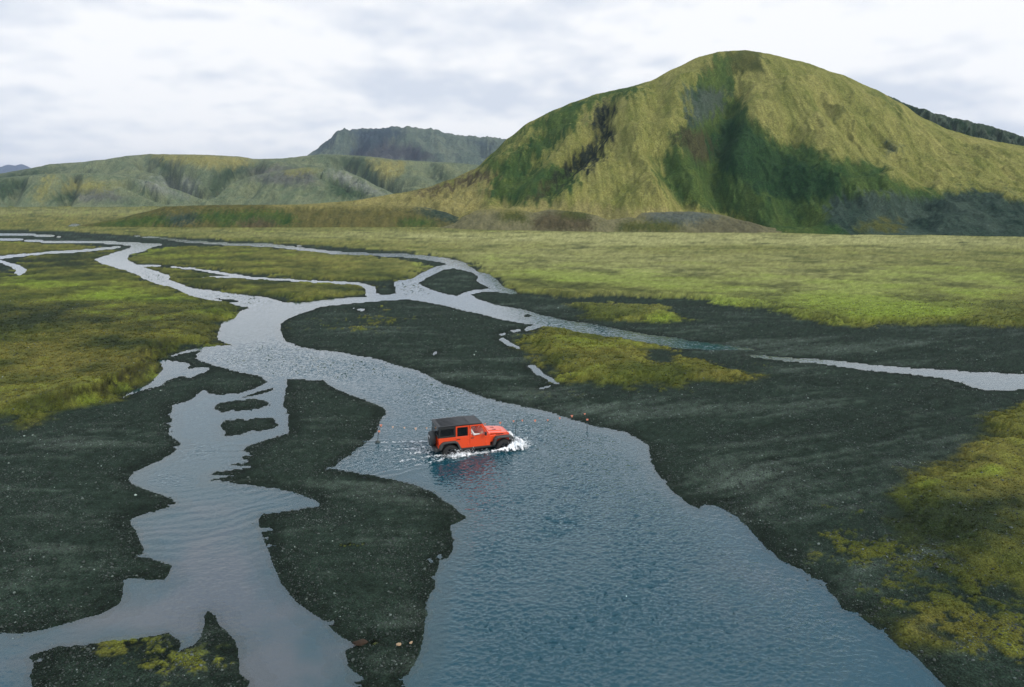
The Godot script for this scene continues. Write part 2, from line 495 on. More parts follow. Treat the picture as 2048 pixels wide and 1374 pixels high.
func put_grid(called: String, verts: PackedVector3Array, colors: PackedColorArray, rows: int, m: Material, columns := cols) -> MeshInstance3D:
	var N := []
	N.resize(rows)
	in_rows(rows, func(j: int) -> void:
		var ns := PackedVector3Array()
		ns.resize(columns)
		for i in columns:
			var k := j * columns + i
			var a := verts[k + 1 if i + 1 < columns else k] - verts[k - 1 if i > 0 else k]
			var b := verts[k + columns if j + 1 < rows else k] - verts[k - columns if j > 0 else k]
			var n := b.cross(a)
			ns[i] = (n if n.y > 0.0 else -n).normalized()
		N[j] = ns)
	var normals := PackedVector3Array()
	for j in rows: normals.append_array(N[j])
	var idx := PackedInt32Array()
	idx.resize((rows - 1) * (columns - 1) * 6)
	var q := 0
	# rows may run towards or away from the eye: keep front faces up (clockwise seen from above)
	var up := (verts[columns] - verts[0]).cross(verts[1] - verts[0]).y > 0.0
	for j in rows - 1:
		for i in columns - 1:
			var k := j * columns + i
			idx[q] = k
			idx[q + 1] = k + 1 if up else k + columns
			idx[q + 2] = k + columns if up else k + 1
			idx[q + 3] = k + 1
			idx[q + 4] = k + columns + 1 if up else k + columns
			idx[q + 5] = k + columns if up else k + columns + 1
			q += 6
	var o := put(called, array_mesh(verts, normals, colors, idx), m)
	tag(o, "", "", "", "structure")
	return o

func ground_material() -> StandardMaterial3D:
	var m := mat(Color(1, 1, 1), 0.92, 0.0, 0.2)
	m.vertex_color_use_as_albedo = true
	m.uv1_triplanar = true
	m.uv1_world_triplanar = true
	m.uv1_scale = Vector3.ONE * 0.31
	m.albedo_texture = noise_texture(noise(41, 0.06, 4), 512, 0.62, 1.6)
	m.heightmap_enabled = true
	m.heightmap_scale = 3.5
	m.heightmap_texture = noise_texture(noise(43, 0.07, 4), 512, 0.0, 1.5)
	return m

func spots() -> Array:
	var s := []
	# bright moss
	s += [[0,60,566,70,12,.9],[0,200,585,90,14,.6],[0,330,603,90,10,.8],[0,430,628,60,9,.9],[0,190,606,120,8,.5],[0,20,620,60,10,.3]]
	s += [[0,400,698,50,8,1.0],[0,335,716,30,8,.8],[0,310,755,24,12,.8],[0,255,785,40,9,.9],[0,180,812,45,8,.8],[0,100,845,40,8,.5]]
	s += [[0,300,503,50,10,.7],[0,420,525,130,8,.4],[0,560,512,60,5,.5],[0,850,535,30,8,.6],[0,1130,555,150,22,.8],[0,1330,560,200,25,.75],[0,1550,600,200,30,.85],[0,1800,620,200,32,.9],[0,2000,560,200,30,.6],[0,1750,555,160,26,.6],[0,1000,520,120,14,.6],[0,1180,635,60,8,.6],[0,1340,640,50,8,.8],[0,1180,690,120,20,.35],[0,1280,750,120,18,.5],[0,1960,970,60,14,.5],[0,1850,990,60,18,.5],[0,2040,890,60,40,.35],[0,1830,1270,50,20,.2]]
	# dark growth
	s += [[1,120,525,110,22,.95],[1,500,577,170,14,.75],[1,160,632,200,16,.7],[1,330,655,120,18,.75],[1,60,650,120,14,.5],[1,420,670,60,12,.5],[1,250,690,120,14,.35],[1,40,790,90,24,.45],[1,230,760,70,18,.35],[1,330,545,60,10,.6],[1,690,575,60,10,.4],[1,1900,1060,110,45,.65],[1,1990,1100,90,60,.35],[1,1920,935,110,12,.5],[1,1150,720,80,14,.3],[1,1500,625,60,10,.5],[1,1650,650,80,8,.5],[1,1120,590,60,8,.4],[1,2030,1020,60,20,.4],[1,1850,1170,90,30,.3]]
	s += [[1,150,720,260,70,.28],[1,200,620,260,40,.2],[1,2000,1050,150,150,.2],[1,600,545,250,25,.15]]
	# ochre
	s += [[2,150,730,200,45,.6],[2,200,640,200,30,.35],[2,620,525,200,20,.5],[2,60,495,120,12,.5],[2,300,440,400,18,.7],[2,900,480,300,15,.4],[2,1990,1000,120,120,.55],[2,1950,880,90,50,.5],[2,1830,1270,80,40,.6],[2,1250,720,160,40,.3],[2,90,855,40,8,.7],[2,1450,762,60,10,.7],[2,1400,765,60,8,.6]]
	# straw-pale grass far out, with the sunlit strip by the hill painted in
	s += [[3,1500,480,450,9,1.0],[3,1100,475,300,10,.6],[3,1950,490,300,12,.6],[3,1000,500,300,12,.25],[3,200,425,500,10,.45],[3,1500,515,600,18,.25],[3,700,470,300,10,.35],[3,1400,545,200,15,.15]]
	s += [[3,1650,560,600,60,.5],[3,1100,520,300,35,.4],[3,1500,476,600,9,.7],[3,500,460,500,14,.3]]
	# pale gravel
	s += [[4,760,990,110,26,.75],[4,700,870,60,20,.45],[4,640,860,50,14,.4],[4,150,905,120,14,.5],[4,80,890,120,16,.3],[4,250,960,140,14,.25],[4,120,1105,140,16,.55],[4,330,1130,50,16,.4],[4,900,760,120,14,.2],[4,1080,800,120,8,.65],[4,1200,822,150,10,.7],[4,1350,830,160,10,.6],[4,1500,690,150,20,.5],[4,1700,700,220,20,.4],[4,1950,670,150,10,.7],[4,1550,820,200,14,.25],[4,1900,900,80,30,.6],[4,1700,930,160,50,.45],[4,1480,960,90,30,.55],[4,1560,890,120,30,.3],[4,1660,1080,120,60,.25],[4,640,1130,130,60,.2],[4,830,1180,60,90,.35],[4,800,1330,60,60,.25],[4,420,1300,80,50,.4],[4,250,1330,160,40,.35],[4,920,565,40,14,.35],[4,1060,605,80,10,.3],[4,700,660,120,20,.12],[4,880,740,80,14,.3]]
	# scattered growth
	s += [[5,1750,1100,110,90,.6],[5,1900,1180,140,90,.75],[5,2040,1260,160,110,.75],[5,1690,1060,60,40,.3],[5,700,655,110,16,.45],[5,270,1320,90,40,.55],[5,420,1345,60,30,.6],[5,210,1290,60,20,.4],[5,760,640,90,14,.35],[5,1850,1330,90,30,.3],[5,1470,735,70,10,.5],[5,1100,790,160,8,.2],[5,1330,782,120,8,.45],[5,770,616,20,5,.6]]
	# ripples on the water
	s += [[6,1100,1000,170,120,1.0],[6,1250,1180,280,170,.9],[6,1100,1330,220,110,.8],[6,1500,1300,260,130,.55],[6,900,790,140,40,.85],[6,700,735,140,26,.55],[6,560,700,70,14,.55],[6,500,720,80,14,.4],[6,860,860,120,40,.6],[6,1060,880,90,50,.7],[6,960,1130,60,120,.5],[6,330,965,40,18,.25],[6,380,900,60,16,.3],[6,820,575,80,14,.4],[6,480,600,100,14,.5],[6,300,555,80,14,.4],[6,600,740,80,14,.4]]
	# silt in the pool
	s += [[7,400,1090,120,60,.7],[7,480,1190,150,60,.9],[7,330,1240,180,40,.9],[7,600,1290,110,80,.9],[7,560,1350,120,60,.7],[7,100,1320,150,50,.6],[7,430,1020,90,20,.3],[7,1500,1180,130,90,.25]]
	# cut bank
	s += [[8,430,690,40,14,.5],[8,360,705,50,16,.9],[8,310,735,50,30,.9],[8,250,775,60,24,.9],[8,170,800,70,24,.9],[8,90,835,60,24,.7],[8,460,640,40,26,.5],[8,1400,605,200,9,.25],[8,1640,648,120,9,.35],[8,1100,592,120,8,.25]]
	return s

# ---------------------------------------------------------------- water
var jeep_at := Vector3(-2.13, -0.27, -39.2)
var jeep_turn := deg_to_rad(19.0)
var n_wave: FastNoiseLite
var n_chop: FastNoiseLite
var n_patch: FastNoiseLite

func wave_height(x: float, z: float, amp: float) -> float:
	var a := n_wave.get_noise_2d(x * 0.8, z * 1.25) * 0.034 + n_chop.get_noise_2d(x * 1.0, z * 1.2) * 0.050
	var y := a * amp
	# the car's bow wave and wake, in the car's own axes
	var r := Vector2(x - jeep_at.x, z - jeep_at.z).rotated(jeep_turn)
	if r.x < 3.2 and r.x > -13.0 and absf(r.y) < 6.5:
		var back := 2.35 - r.x
		var side := absf(r.y) - 0.95
		var arm := back * 0.25
		var fade := exp(-back / 6.5) * ss(-0.4, 0.6, back)
		var wob := 0.25 * n_patch.get_noise_2d(x * 3.0, z * 3.0)
		for q in 4:
			var d := side + wob - arm * (1.0 - 0.23 * q) + 0.1 * q
			y += fade * 0.055 * (1.0 - 0.18 * q) * exp(-d * d * 26.0)
			var d2 := d + 0.28
			y -= fade * 0.03 * exp(-d2 * d2 * 22.0)
		if back > 4.2 and side < arm * 0.5:
			y += exp(-(back - 4.2) / 4.5) * 0.03 * (n_chop.get_noise_2d(x * 1.5, z * 1.5) + 0.7 * n_wave.get_noise_2d(x * 1.6, z * 1.6)) * 2.0
	return y

func build_water() -> void:
	n_wave = noise(101, 1.15, 2)
	n_chop = noise(103, 3.4, 3)
	n_patch = noise(107, 0.22, 3)
	var silt_n := noise(109, 0.23, 4)
	var su := 2.5
	var sv := 1.25
	var wc := 1075
	var v0 := 446.0
	var wr := 846
	var near_water := func(u: float, v: float) -> bool:
		return field_at(gy, u, v) < 0.05
	var rows := []
	rows.resize(wr)
	in_rows(wr, func(j: int) -> void:
		var v := v0 + j * sv
		var list := PackedInt32Array()
		list.resize(wc)
		var vs := PackedVector3Array()
		var ns := PackedVector3Array()
		var cs := PackedColorArray()
		var t := ground_scale(v)
		for i in wc:
			var u := U0 + i * su
			list[i] = -1
			if field_at(gy, u, v) > 0.02 and field_at(gy, u - 5, v) > 0.02 and field_at(gy, u + 5, v) > 0.02 and field_at(gy, u, v - 4) > 0.02 and field_at(gy, u, v + 4) > 0.02: continue
			var p := ground_at(u, v)
			var depth := -p.z
			var shore := sat(-field_at(sd_w, u, v) / 1.2)
			var calm := n_patch.get_noise_2d(p.x, p.z)
			var amp := (0.07 + control_at(6, u, v) * maxf(0.2, 0.95 + 0.7 * calm)) * (0.25 + 0.75 * shore)
			amp *= 1.0 / (1.0 + pow(depth / 75.0, 2.0))
			var e := 0.03 + depth * 0.0006
			var y := wave_height(p.x, p.z, amp)
			var gx := (wave_height(p.x + e, p.z, amp) - y) / e
			var gz := (wave_height(p.x, p.z + e, amp) - y) / e
			# slow rings where the stream enters the pool
			var q := Vector2(p.x + 16.2, p.z + 36.0)
			var ql := q.length()
			if u < 660.0 and v > 900.0:
				var ring := 0.004 * exp(-pow((ql - 6.5) / 4.5, 2.0)) * sat(calm + 0.8)
				var ph := ql * 9.0 + calm * 6.0
				y += ring * sin(ph)
				gx += ring * 9.0 * cos(ph) * q.x / ql
				gz += ring * 9.0 * cos(ph) * q.y / ql
			list[i] = vs.size()
			vs.append(Vector3(p.x, y, p.z))
			ns.append(Vector3(-gx, 1.0, -gz).normalized())
			var c := water_color(u, v, p, silt_n)
			cs.append(Color(c.x, c.y, c.z))
		rows[j] = [list, vs, ns, cs])
	# the shallow side pool and the river are two bodies of water
	for body in 2:
		var v := PackedVector3Array()
		var n := PackedVector3Array()
		var c := PackedColorArray()
		var idx := PackedInt32Array()
		var start := PackedInt32Array()
		for r in rows:
			start.append(v.size())
			v.append_array(r[1])
			n.append_array(r[2])
			c.append_array(r[3])
		for j in wr - 1:
			var a: PackedInt32Array = rows[j][0]
			var b: PackedInt32Array = rows[j + 1][0]
			var sa := start[j]
			var sb := start[j + 1]
			var vv := v0 + j * sv
			for i in wc - 1:
				if a[i] < 0 or a[i + 1] < 0 or b[i] < 0 or b[i + 1] < 0: continue
				var u := U0 + i * su
				var pool := (vv > 758.0 and u < 590.0) or (vv > 880.0 and u < 655.0 and u < 655.0 - (900.0 - vv) * 0.2) or (vv > 1040.0 and u < 775.0) or (vv > 712.0 and u < 391.0 and vv > 745.0 - u * 0.09) 
				if pool != (body == 1): continue
				var k := sa + a[i]
				var l := sb + b[i]
				idx.append_array([k, k + 1, l, k + 1, l + 1, l])
		# keep only the points in use
		var remap := PackedInt32Array()
		remap.resize(v.size())
		remap.fill(-1)
		var v2 := PackedVector3Array()
		var n2 := PackedVector3Array()
		var c2 := PackedColorArray()
		for q in idx.size():
			var k := idx[q]
			if remap[k] < 0:
				remap[k] = v2.size()
				v2.append(v[k])
				n2.append(n[k])
				c2.append(c[k])
			idx[q] = remap[k]
		var m := mat(Color(1, 1, 1, 1), 0.03, 0.0, 0.55)
		m.transparency = BaseMaterial3D.TRANSPARENCY_ALPHA
		m.albedo_color = Color(1, 1, 1, 0.4)
		m.vertex_color_use_as_albedo = true
		m.uv1_triplanar = true
		m.uv1_world_triplanar = true
		m.uv1_scale = Vector3.ONE * (0.17 if body == 0 else 0.23)
		m.heightmap_enabled = true
		m.heightmap_scale = 0.4 if body == 0 else 0.25
		m.heightmap_texture = noise_texture(noise(120 + body, 0.022, 3), 512, 0.0, 1.5)
		var o := put("river" if body == 0 else "water", array_mesh(v2, n2, c2, idx), m)
		if body == 0: silt_layers(o)
		tag(o, "wide rippled blue river winding between black gravel bars" if body == 0 else "calm silty shallow pool among black gravel bars", "", "", "structure")
	print("water ", Time.get_ticks_msec())

# what the water carries: a veil of suspended silt a hand's breadth down, so that deep water hides its bed and shallows do not
func silt_layers(river: Node3D) -> void:
	var silt_n := noise(109, 0.23, 4)
	var nc := 216
	var nr := 90
	var k := 0
	for y in [-0.035, -0.10]:
		var v := PackedVector3Array()
		var n := PackedVector3Array()
		var c := PackedColorArray()
		var idx := PackedInt32Array()
		for j in nr:
			var pv := 446.0 + 1056.0 * j / (nr - 1)
			for i in nc:
				var pu := U0 + 2680.0 * i / (nc - 1)
				var p := ground_at(pu, pv)
				v.append(Vector3(p.x, y, p.z))
				n.append(Vector3.UP)
				var w := water_color(pu, pv, p, silt_n)
				c.append(Color(w.x, w.y, w.z))
		for j in nr - 1:
			for i in nc - 1:
				var a := j * nc + i
				idx.append_array([a, a + 1, a + nc, a + 1, a + nc + 1, a + nc])
		var m := mat(Color(1, 1, 1), 1.0)
		m.specular_mode = BaseMaterial3D.SPECULAR_DISABLED
		m.transparency = BaseMaterial3D.TRANSPARENCY_ALPHA
		m.albedo_color = Color(1, 1, 1, 0.42 if k == 0 else 0.65)
		m.vertex_color_use_as_albedo = true
		put("silt", array_mesh(v, n, c, idx), m, river)
		k += 1

func water_color(u: float, v: float, p: Vector3, silt_n: FastNoiseLite) -> Vector3:
	var s7 := control_at(7, u, v)
	var sl := sat(s7 * (1.0 + silt_n.get_noise_2d(p.x, p.z)) + 0.45 * silt_n.get_noise_2d(p.x * 1.7, p.z * 1.7) * sat(s7 * 3.0))
	var c := Vector3(0.004, 0.088, 0.128).lerp(Vector3(0.10, 0.135, 0.165), sl)
	return c

# ---------------------------------------------------------------- hills
func curve(pts: Array, x: float) -> float:
	var n := pts.size() / 2
	if x <= pts[0]: return pts[1]
	for k in range(1, n):
		if x <= pts[k * 2]:
			var x0: float = pts[k * 2 - 2]
			var t: float = (x - x0) / (pts[k * 2] - x0)
			t = t * t * (3.0 - 2.0 * t) * 0.35 + t * 0.65
			return lerpf(pts[k * 2 - 1], pts[k * 2 + 1], t)
	return pts[n * 2 - 1]

const HU0 := -480.0
const HV0 := 60.0
const HW := 780
const HH := 106
# outlines of ground cover and painted shade on a hill, drawn into a map of directions
func cover_map(list: Array) -> PackedByteArray:
	var m := PackedByteArray()
	m.resize(HW * HH)
	for item: Array in list:
		var value: int = item[0]
		var s: float = item[1]
		var ox: float = item[2]
		var oy: float = item[3]
		var pts: Array = item[4]
		var n := pts.size() / 2
		for j in HH:
			var v := HV0 + j * 4.0
			var cross := []
			for k in n:
				var k2 := (k + 1) % n
				var v1: float = pts[k * 2 + 1] / s + oy
				var v2: float = pts[k2 * 2 + 1] / s + oy
				if (v1 <= v) != (v2 <= v):
					var u1: float = pts[k * 2] / s + ox
					var u2: float = pts[k2 * 2] / s + ox
					cross.append(u1 + (v - v1) / (v2 - v1) * (u2 - u1))
			cross.sort()
			for k in range(0, cross.size() - 1, 2):
				for i in range(maxi(0, int(ceil((cross[k] - HU0) / 4.0))), mini(HW - 1, int((cross[k + 1] - HU0) / 4.0)) + 1):
					m[j * HW + i] = value
	return m

# gullies: [depth, width, u, v, u, v, ...] summed into a map
func carve_map(list: Array) -> PackedFloat32Array:
	var m := PackedFloat32Array()
	m.resize(HW * HH)
	for g: Array in list:
		var wid: float = g[1]
		var n := (g.size() - 2) / 2
		var lo := Vector2(1e9, 1e9)
		var hi := Vector2(-1e9, -1e9)
		for k in n:
			var p := Vector2(g[2 + k * 2], g[3 + k * 2])
			lo = lo.min(p)
			hi = hi.max(p)
		lo -= Vector2(wid, wid) * 2.2
		hi += Vector2(wid, wid) * 2.2
		for j in range(maxi(0, int((lo.y - HV0) / 4.0)), mini(HH - 1, int((hi.y - HV0) / 4.0)) + 1):
			for i in range(maxi(0, int((lo.x - HU0) / 4.0)), mini(HW - 1, int((hi.x - HU0) / 4.0)) + 1):
				var p := Vector2(HU0 + i * 4.0, HV0 + j * 4.0)
				var best := 1e9
				for k in n - 1:
					var c := Geometry2D.get_closest_point_to_segment(p, Vector2(g[2 + k * 2], g[3 + k * 2]), Vector2(g[4 + k * 2], g[5 + k * 2]))
					best = minf(best, p.distance_squared_to(c))
				m[j * HW + i] += g[0] * exp(-best / (wid * wid))
	return m

func carve_at(m: PackedFloat32Array, u: float, v: float) -> float:
	var x := clampf((u - HU0) / 4.0, 0.0, HW - 1.001)
	var y := clampf((v - HV0) / 4.0, 0.0, HH - 1.001)
	var i := int(x)
	var j := int(y)
	var k := j * HW + i
	return lerpf(lerpf(m[k], m[k + 1], x - i), lerpf(m[k + HW], m[k + HW + 1], x - i), y - j)

# d: sky (skyline u,v...), foot (u, depth...), deep (u, metres from foot to ridge...), from, to, step, rows, palette, cover, carve, rill (height, spacing), rough, back (metres, drop)
func build_hill(called: String, d: Dictionary) -> void:
	var n_col: int = int((d.to - d.from) / d.step) + 1
	var n_up: int = d.rows
	var n_back := 14
	var rows := n_up + n_back
	var cover := cover_map(d.get("cover", []))
	var carve := carve_map(d.get("carve", []))
	var pal: Array = d.palette
	var size: float = d.size
	var rill := noise(d.seed, 1.0 / d.rill[1], 3, FastNoiseLite.FRACTAL_RIDGED)
	var lump := noise(d.seed + 1, 1.0 / (size * 0.35), 4)
	var grain := noise(d.seed + 2, 1.0 / (size * 0.045), 4)
	var warp := noise(d.seed + 3, 1.0 / (size * 0.12), 3)
	var bump := noise(d.seed + 4, 1.0 / (size * 0.015), 3)
	var stripe := noise(d.seed + 5, 1.0 / (size * 0.07), 3)
	var Vr := []
	var Cr := []
	Vr.resize(rows)
	Cr.resize(rows)
	var profile: float = d.get("profile", 1.25)
	in_rows(rows, func(jj: int) -> void:
		var j := rows - 1 - jj   # first row is the far one, as on the plain
		var vs := PackedVector3Array()
		var cs := PackedColorArray()
		vs.resize(n_col)
		cs.resize(n_col)
		for i in n_col:
			var u: float = d.from + i * d.step
			var foot := curve(d.foot, u)
			var deep := curve(d.deep, u)
			var ridge := at_depth(u, curve(d.sky, u) + d.get("crest", 0.6) * (warp.get_noise_2d(u * size * 0.006, 7.7) + 0.5 * warp.get_noise_2d(u * size * 0.02, 3.3)), foot + deep)
			var bx := (u - 1024.0) / FOCAL * (foot * cp + EYE * sp)
			var x: float
			var z: float
			var y: float
			var t := float(j) / (n_up - 1)
			if j < n_up:
				var pr := pow(t, profile) * 0.68 + 0.32 * sin(t * PI * 0.5)
				x = lerpf(bx, ridge.x, t)
				z = -(foot + deep * t)
				y = -1.0 + (ridge.y + 1.0) * pr
				var mask := sat(t * 7.0) * sat((1.0 - t) * 5.0)
				var wx := warp.get_noise_2d(x, z) * size * 0.05
				var r := rill.get_noise_2d(x + wx, z * d.get("rill_z", 0.16) + wx)
				y += (r * d.rill[0] + lump.get_noise_2d(x, z) * d.rough) * mask
				if mask > 0.0:
					var p0 := pixel_of(x, y, z)
					y -= carve_at(carve, p0.x, p0.y) * mask
				y += (grain.get_noise_2d(x, z) * d.rough * 0.14 + bump.get_noise_2d(x, z) * d.rough * 0.05) * sat(t * 12.0) * (0.2 + 0.8 * sat((1.0 - t) * 6.0)) * d.get("knobs", 1.0)
				# nothing on the slope stands above the crest behind it
				y = minf(y, EYE + (ridge.y - EYE) * (foot + deep * t) / (foot + deep) - deep * 0.012 * (1.0 - t))
			else:
				var b := float(j - n_up + 1) / n_back
				x = lerpf(ridge.x, ridge.x * (1.0 + d.back[0] / (foot + deep)), b)
				z = -(foot + deep + d.back[0] * b)
				y = ridge.y - d.back[1] * b * sqrt(b) + bump.get_noise_2d(x, z) * d.rough * 0.05
			vs[i] = Vector3(x, y, z)
			# ground cover, with gully shade and cloud shadow painted in
			var pp := pixel_of(x, y, z)
			var k1 := warp.get_noise_2d(x * 2.3 + 70.0, (y + z) * 2.3)
			var k2 := grain.get_noise_2d(x * 1.4, (y * 1.5 + z) * 1.4)
			var wu: float = pp.x + (k1 * 16.0 + k2 * 14.0) * d.get("ragged", 1.0)
			var wv: float = pp.y + (warp.get_noise_2d(x * 2.3, (y + z) * 2.3 + 90.0) * 10.0 + k2 * 10.0) * d.get("ragged", 1.0)
			var along := stripe.get_noise_2d(x * 1.6 + k1 * size * 0.02, (y * 1.3 - z) * 0.35)
			var mixv := sat(0.5 + 0.6 * lump.get_noise_2d(x * 2.1, (z + y) * 2.1) + 0.5 * along * d.get("streak", 1.0) + 0.25 * k2)
			# plants thin out into one another: several looks round the spot
			var c := Vector3.ZERO
			for tap in 5:
				var ci := clampi(int((wu + [0.0, 8.0, -8.0, 5.0, -5.0][tap] - HU0) / 4.0 + 0.5), 0, HW - 1)
				var cj := clampi(int((wv + [0.0, 3.0, -3.0, -6.0, 6.0][tap] - HV0) / 4.0 + 0.5), 0, HH - 1)
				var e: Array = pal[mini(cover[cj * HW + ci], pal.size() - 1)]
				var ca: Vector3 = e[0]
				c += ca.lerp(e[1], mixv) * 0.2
			c *= 1.0 + 0.25 * bump.get_noise_2d(x, (z + y * 1.4)) + 0.18 * k2
			c = c.clamp(Vector3.ONE * 0.006, Vector3.ONE * 0.6) * 1.2
			cs[i] = Color(c.x, c.y, c.z)
		Vr[jj] = vs
		Cr[jj] = cs)
	var verts := PackedVector3Array()
	var colors := PackedColorArray()
	for j in rows:
		verts.append_array(Vr[j])
		colors.append_array(Cr[j])
	put_grid(called, verts, colors, rows, hill_material(d.size), n_col)

var hill_mats := {}
var hill_tex: ImageTexture
var hill_bump: ImageTexture
func hill_material(size: float) -> StandardMaterial3D:
	if hill_mats.has(size): return hill_mats[size]
	if hill_tex == null:
		hill_tex = noise_texture(noise(61, 0.04, 5), 512, 0.7, 1.6)
		hill_bump = noise_texture(noise(63, 0.03, 5), 512, 0.0, 1.6)
	var m := mat(Color(1, 1, 1), 0.95, 0.0, 0.1)
	m.vertex_color_use_as_albedo = true
	m.uv1_triplanar = true
	m.uv1_world_triplanar = true
	m.uv1_scale = Vector3.ONE * (6.0 / size)
	m.albedo_texture = hill_tex
	m.heightmap_enabled = true
	m.heightmap_scale = size * 0.09
	m.heightmap_texture = hill_bump
	hill_mats[size] = m
	return m

func build_hills() -> void:
	var ochre := [Vector3(0.145, 0.168, 0.046), Vector3(0.265, 0.255, 0.088)]
	var green := [Vector3(0.030, 0.070, 0.026), Vector3(0.085, 0.122, 0.034)]
	var deep := [Vector3(0.014, 0.040, 0.018), Vector3(0.034, 0.070, 0.028)]  # dark green that also paints the shaded side of the gully
	var rock := [Vector3(0.011, 0.017, 0.012), Vector3(0.034, 0.045, 0.032)]
	var brown := [Vector3(0.042, 0.046, 0.024), Vector3(0.08, 0.082, 0.04)]
	var scree_and_shade := [Vector3(0.024, 0.046, 0.035), Vector3(0.06, 0.088, 0.068)]  # grey-green scree, also carries a painted cloud shadow
	var cliff := [Vector3(0.028, 0.055, 0.032), Vector3(0.085, 0.11, 0.085)]
	var straw := [Vector3(0.19, 0.185, 0.07), Vector3(0.28, 0.255, 0.10)]
	var dull := [Vector3(0.06, 0.082, 0.03), Vector3(0.10, 0.105, 0.034)]
	var pink := [Vector3(0.14, 0.14, 0.075), Vector3(0.21, 0.20, 0.11)]
	var rust := [Vector3(0.065, 0.06, 0.034), Vector3(0.12, 0.105, 0.06)]
	# the big hill
	build_hill("hill", {
		"seed": 200, "size": 110.0, "from": 540.0, "to": 2560.0, "step": 2.0, "rows": 240, "palette": [ochre, green, deep, rock, brown, scree_and_shade, cliff, dull, straw, rust],
		"sky": [540,411, 600,409, 700,402, 800,386, 850,376, 900,359, 950,338, 985,306, 1015,277, 1060,243, 1110,219, 1150,203, 1200,186, 1250,176, 1300,162, 1350,136, 1400,113, 1440,103, 1490,100, 1530,106, 1600,122, 1680,148, 1750,178, 1800,205, 1850,238, 1900,260, 1950,274, 2000,284, 2048,292, 2200,322, 2560,366],
		"foot": [540,335, 800,322, 920,300, 1000,285, 1200,272, 1500,262, 1700,243, 2048,232, 2560,226],
		"deep": [540,50, 800,62, 900,76, 1000,108, 1200,128, 1490,146, 1800,140, 2048,124, 2560,112],
		"rill": [1.7, 22.0], "rough": 5.0, "knobs": 0.6, "ragged": 1.25, "streak": 0.45, "back": [170.0, 85.0], "profile": 1.3,
		"carve": [[13.0, 34.0, 1465,150, 1448,220, 1425,290, 1440,350, 1480,400, 1510,455], [9.0, 60.0, 1560,330, 1600,400], [5.0, 16.0, 1214,205, 1205,260, 1160,310, 1100,368], [-7.0, 40.0, 1265,190, 1280,290, 1300,390], [-5.0, 30.0, 1370,170, 1340,270], [6.0, 30.0, 1090,270, 1010,380], [5.0, 26.0, 1310,330, 1400,420], [4.0, 30.0, 1700,390, 1850,430], [3.0, 14.0, 1700,250, 1860,360], [2.5, 12.0, 1640,200, 1760,330]],
		"cover": [
			[8, 1.0, 0, 0, [540,400, 800,384, 960,345, 985,375, 965,412, 1000,416, 1100,404, 1230,414, 1330,420, 1420,428, 1460,445, 1460,470, 540,470]],
			[9, 1.0, 0, 0, [820,384, 900,362, 960,338, 1005,330, 985,352, 930,372, 840,392]],
			[1, 1.0, 0, 0, [960,338, 985,300, 1020,270, 1110,215, 1200,180, 1290,160, 1285,184, 1205,203, 1150,240, 1110,268, 1050,300, 1000,345]],
			[0, 1.0, 0, 0, [1000,302, 1030,280, 1090,256, 1085,268, 1035,290, 1000,320]],
			[1, 1.0, 0, 0, [1095,262, 1170,215, 1165,240, 1110,292, 1060,332, 1000,385, 985,402, 972,380, 1000,345, 1050,304]],
			[1, 1.0, 0, 0, [985,400, 1045,345, 1098,326, 1150,338, 1168,349, 1143,380, 1090,404, 1030,410]],
			[7, 3.351, 1000, 80, [1350,230, 1410,120, 1550,60, 1660,50, 1756,70, 1756,215, 1650,225, 1540,240]],
			[1, 3.351, 1000, 80, [1410,110, 1540,90, 1550,210, 1600,290, 1560,360, 1640,430, 1680,520, 1800,600, 1800,1260, 1500,1160, 1250,1110, 1130,1010, 1040,950, 1080,860, 1030,790, 1150,780, 1170,700, 1140,610, 1200,580, 1260,560, 1250,400, 1200,380, 1290,290, 1350,230, 1410,200]],
			[1, 3.35, 1500, 80, [-10,560, 130,650, 290,710, 400,700, 500,780, 600,800, 740,790, 900,850, 960,920, 1080,980, 1200,990, 1290,1020, 1500,990, 1600,1010, 1836,1060, 3600,1150, 3600,1400, 0,1400]],
			[2, 3.351, 1000, 80, [1400,620, 1560,540, 1700,600, 1850,720, 2100,850, 2300,900, 2300,1060, 1900,1080, 1650,980, 1480,880, 1400,780]],  # dark side of the gully: moss with its shade painted in
			[6, 3.351, 1000, 80, [1240,330, 1330,300, 1400,340, 1520,320, 1530,360, 1450,470, 1380,540, 1270,590, 1250,540, 1280,450]],
			[4, 3.351, 1000, 80, [1180,590, 1300,590, 1400,640, 1400,800, 1340,840, 1250,760, 1190,700]],
			[3, 3.351, 1000, 80, [710,415, 745,420, 760,480, 745,560, 755,620, 735,700, 700,770, 640,830, 560,890, 470,920, 380,960, 330,970, 330,940, 420,880, 500,810, 530,740, 600,710, 640,680, 640,600, 590,580, 620,540, 660,480]],
			[4, 3.351, 1000, 80, [330,965, 250,1010, 150,1080, 200,1085, 300,1040, 380,965]],
			[5, 3.35, 1500, 80, [640,1040, 900,1020, 1200,1060, 1500,1000, 1836,1070, 3600,1160, 3600,1400, 700,1400, 540,1210, 500,1110]],  # dark scree and the cloud shadow over it, painted together
			[7, 3.35, 1500, 80, [720,1230, 850,1200, 1000,1220, 1000,1290, 720,1280]],
			[5, 3.35, 1500, 80, [890,700, 960,680, 1010,730, 960,775]],
			[1, 3.35, 1500, 80, [820,345, 860,345, 1000,430, 1040,480, 980,455]],
		]})
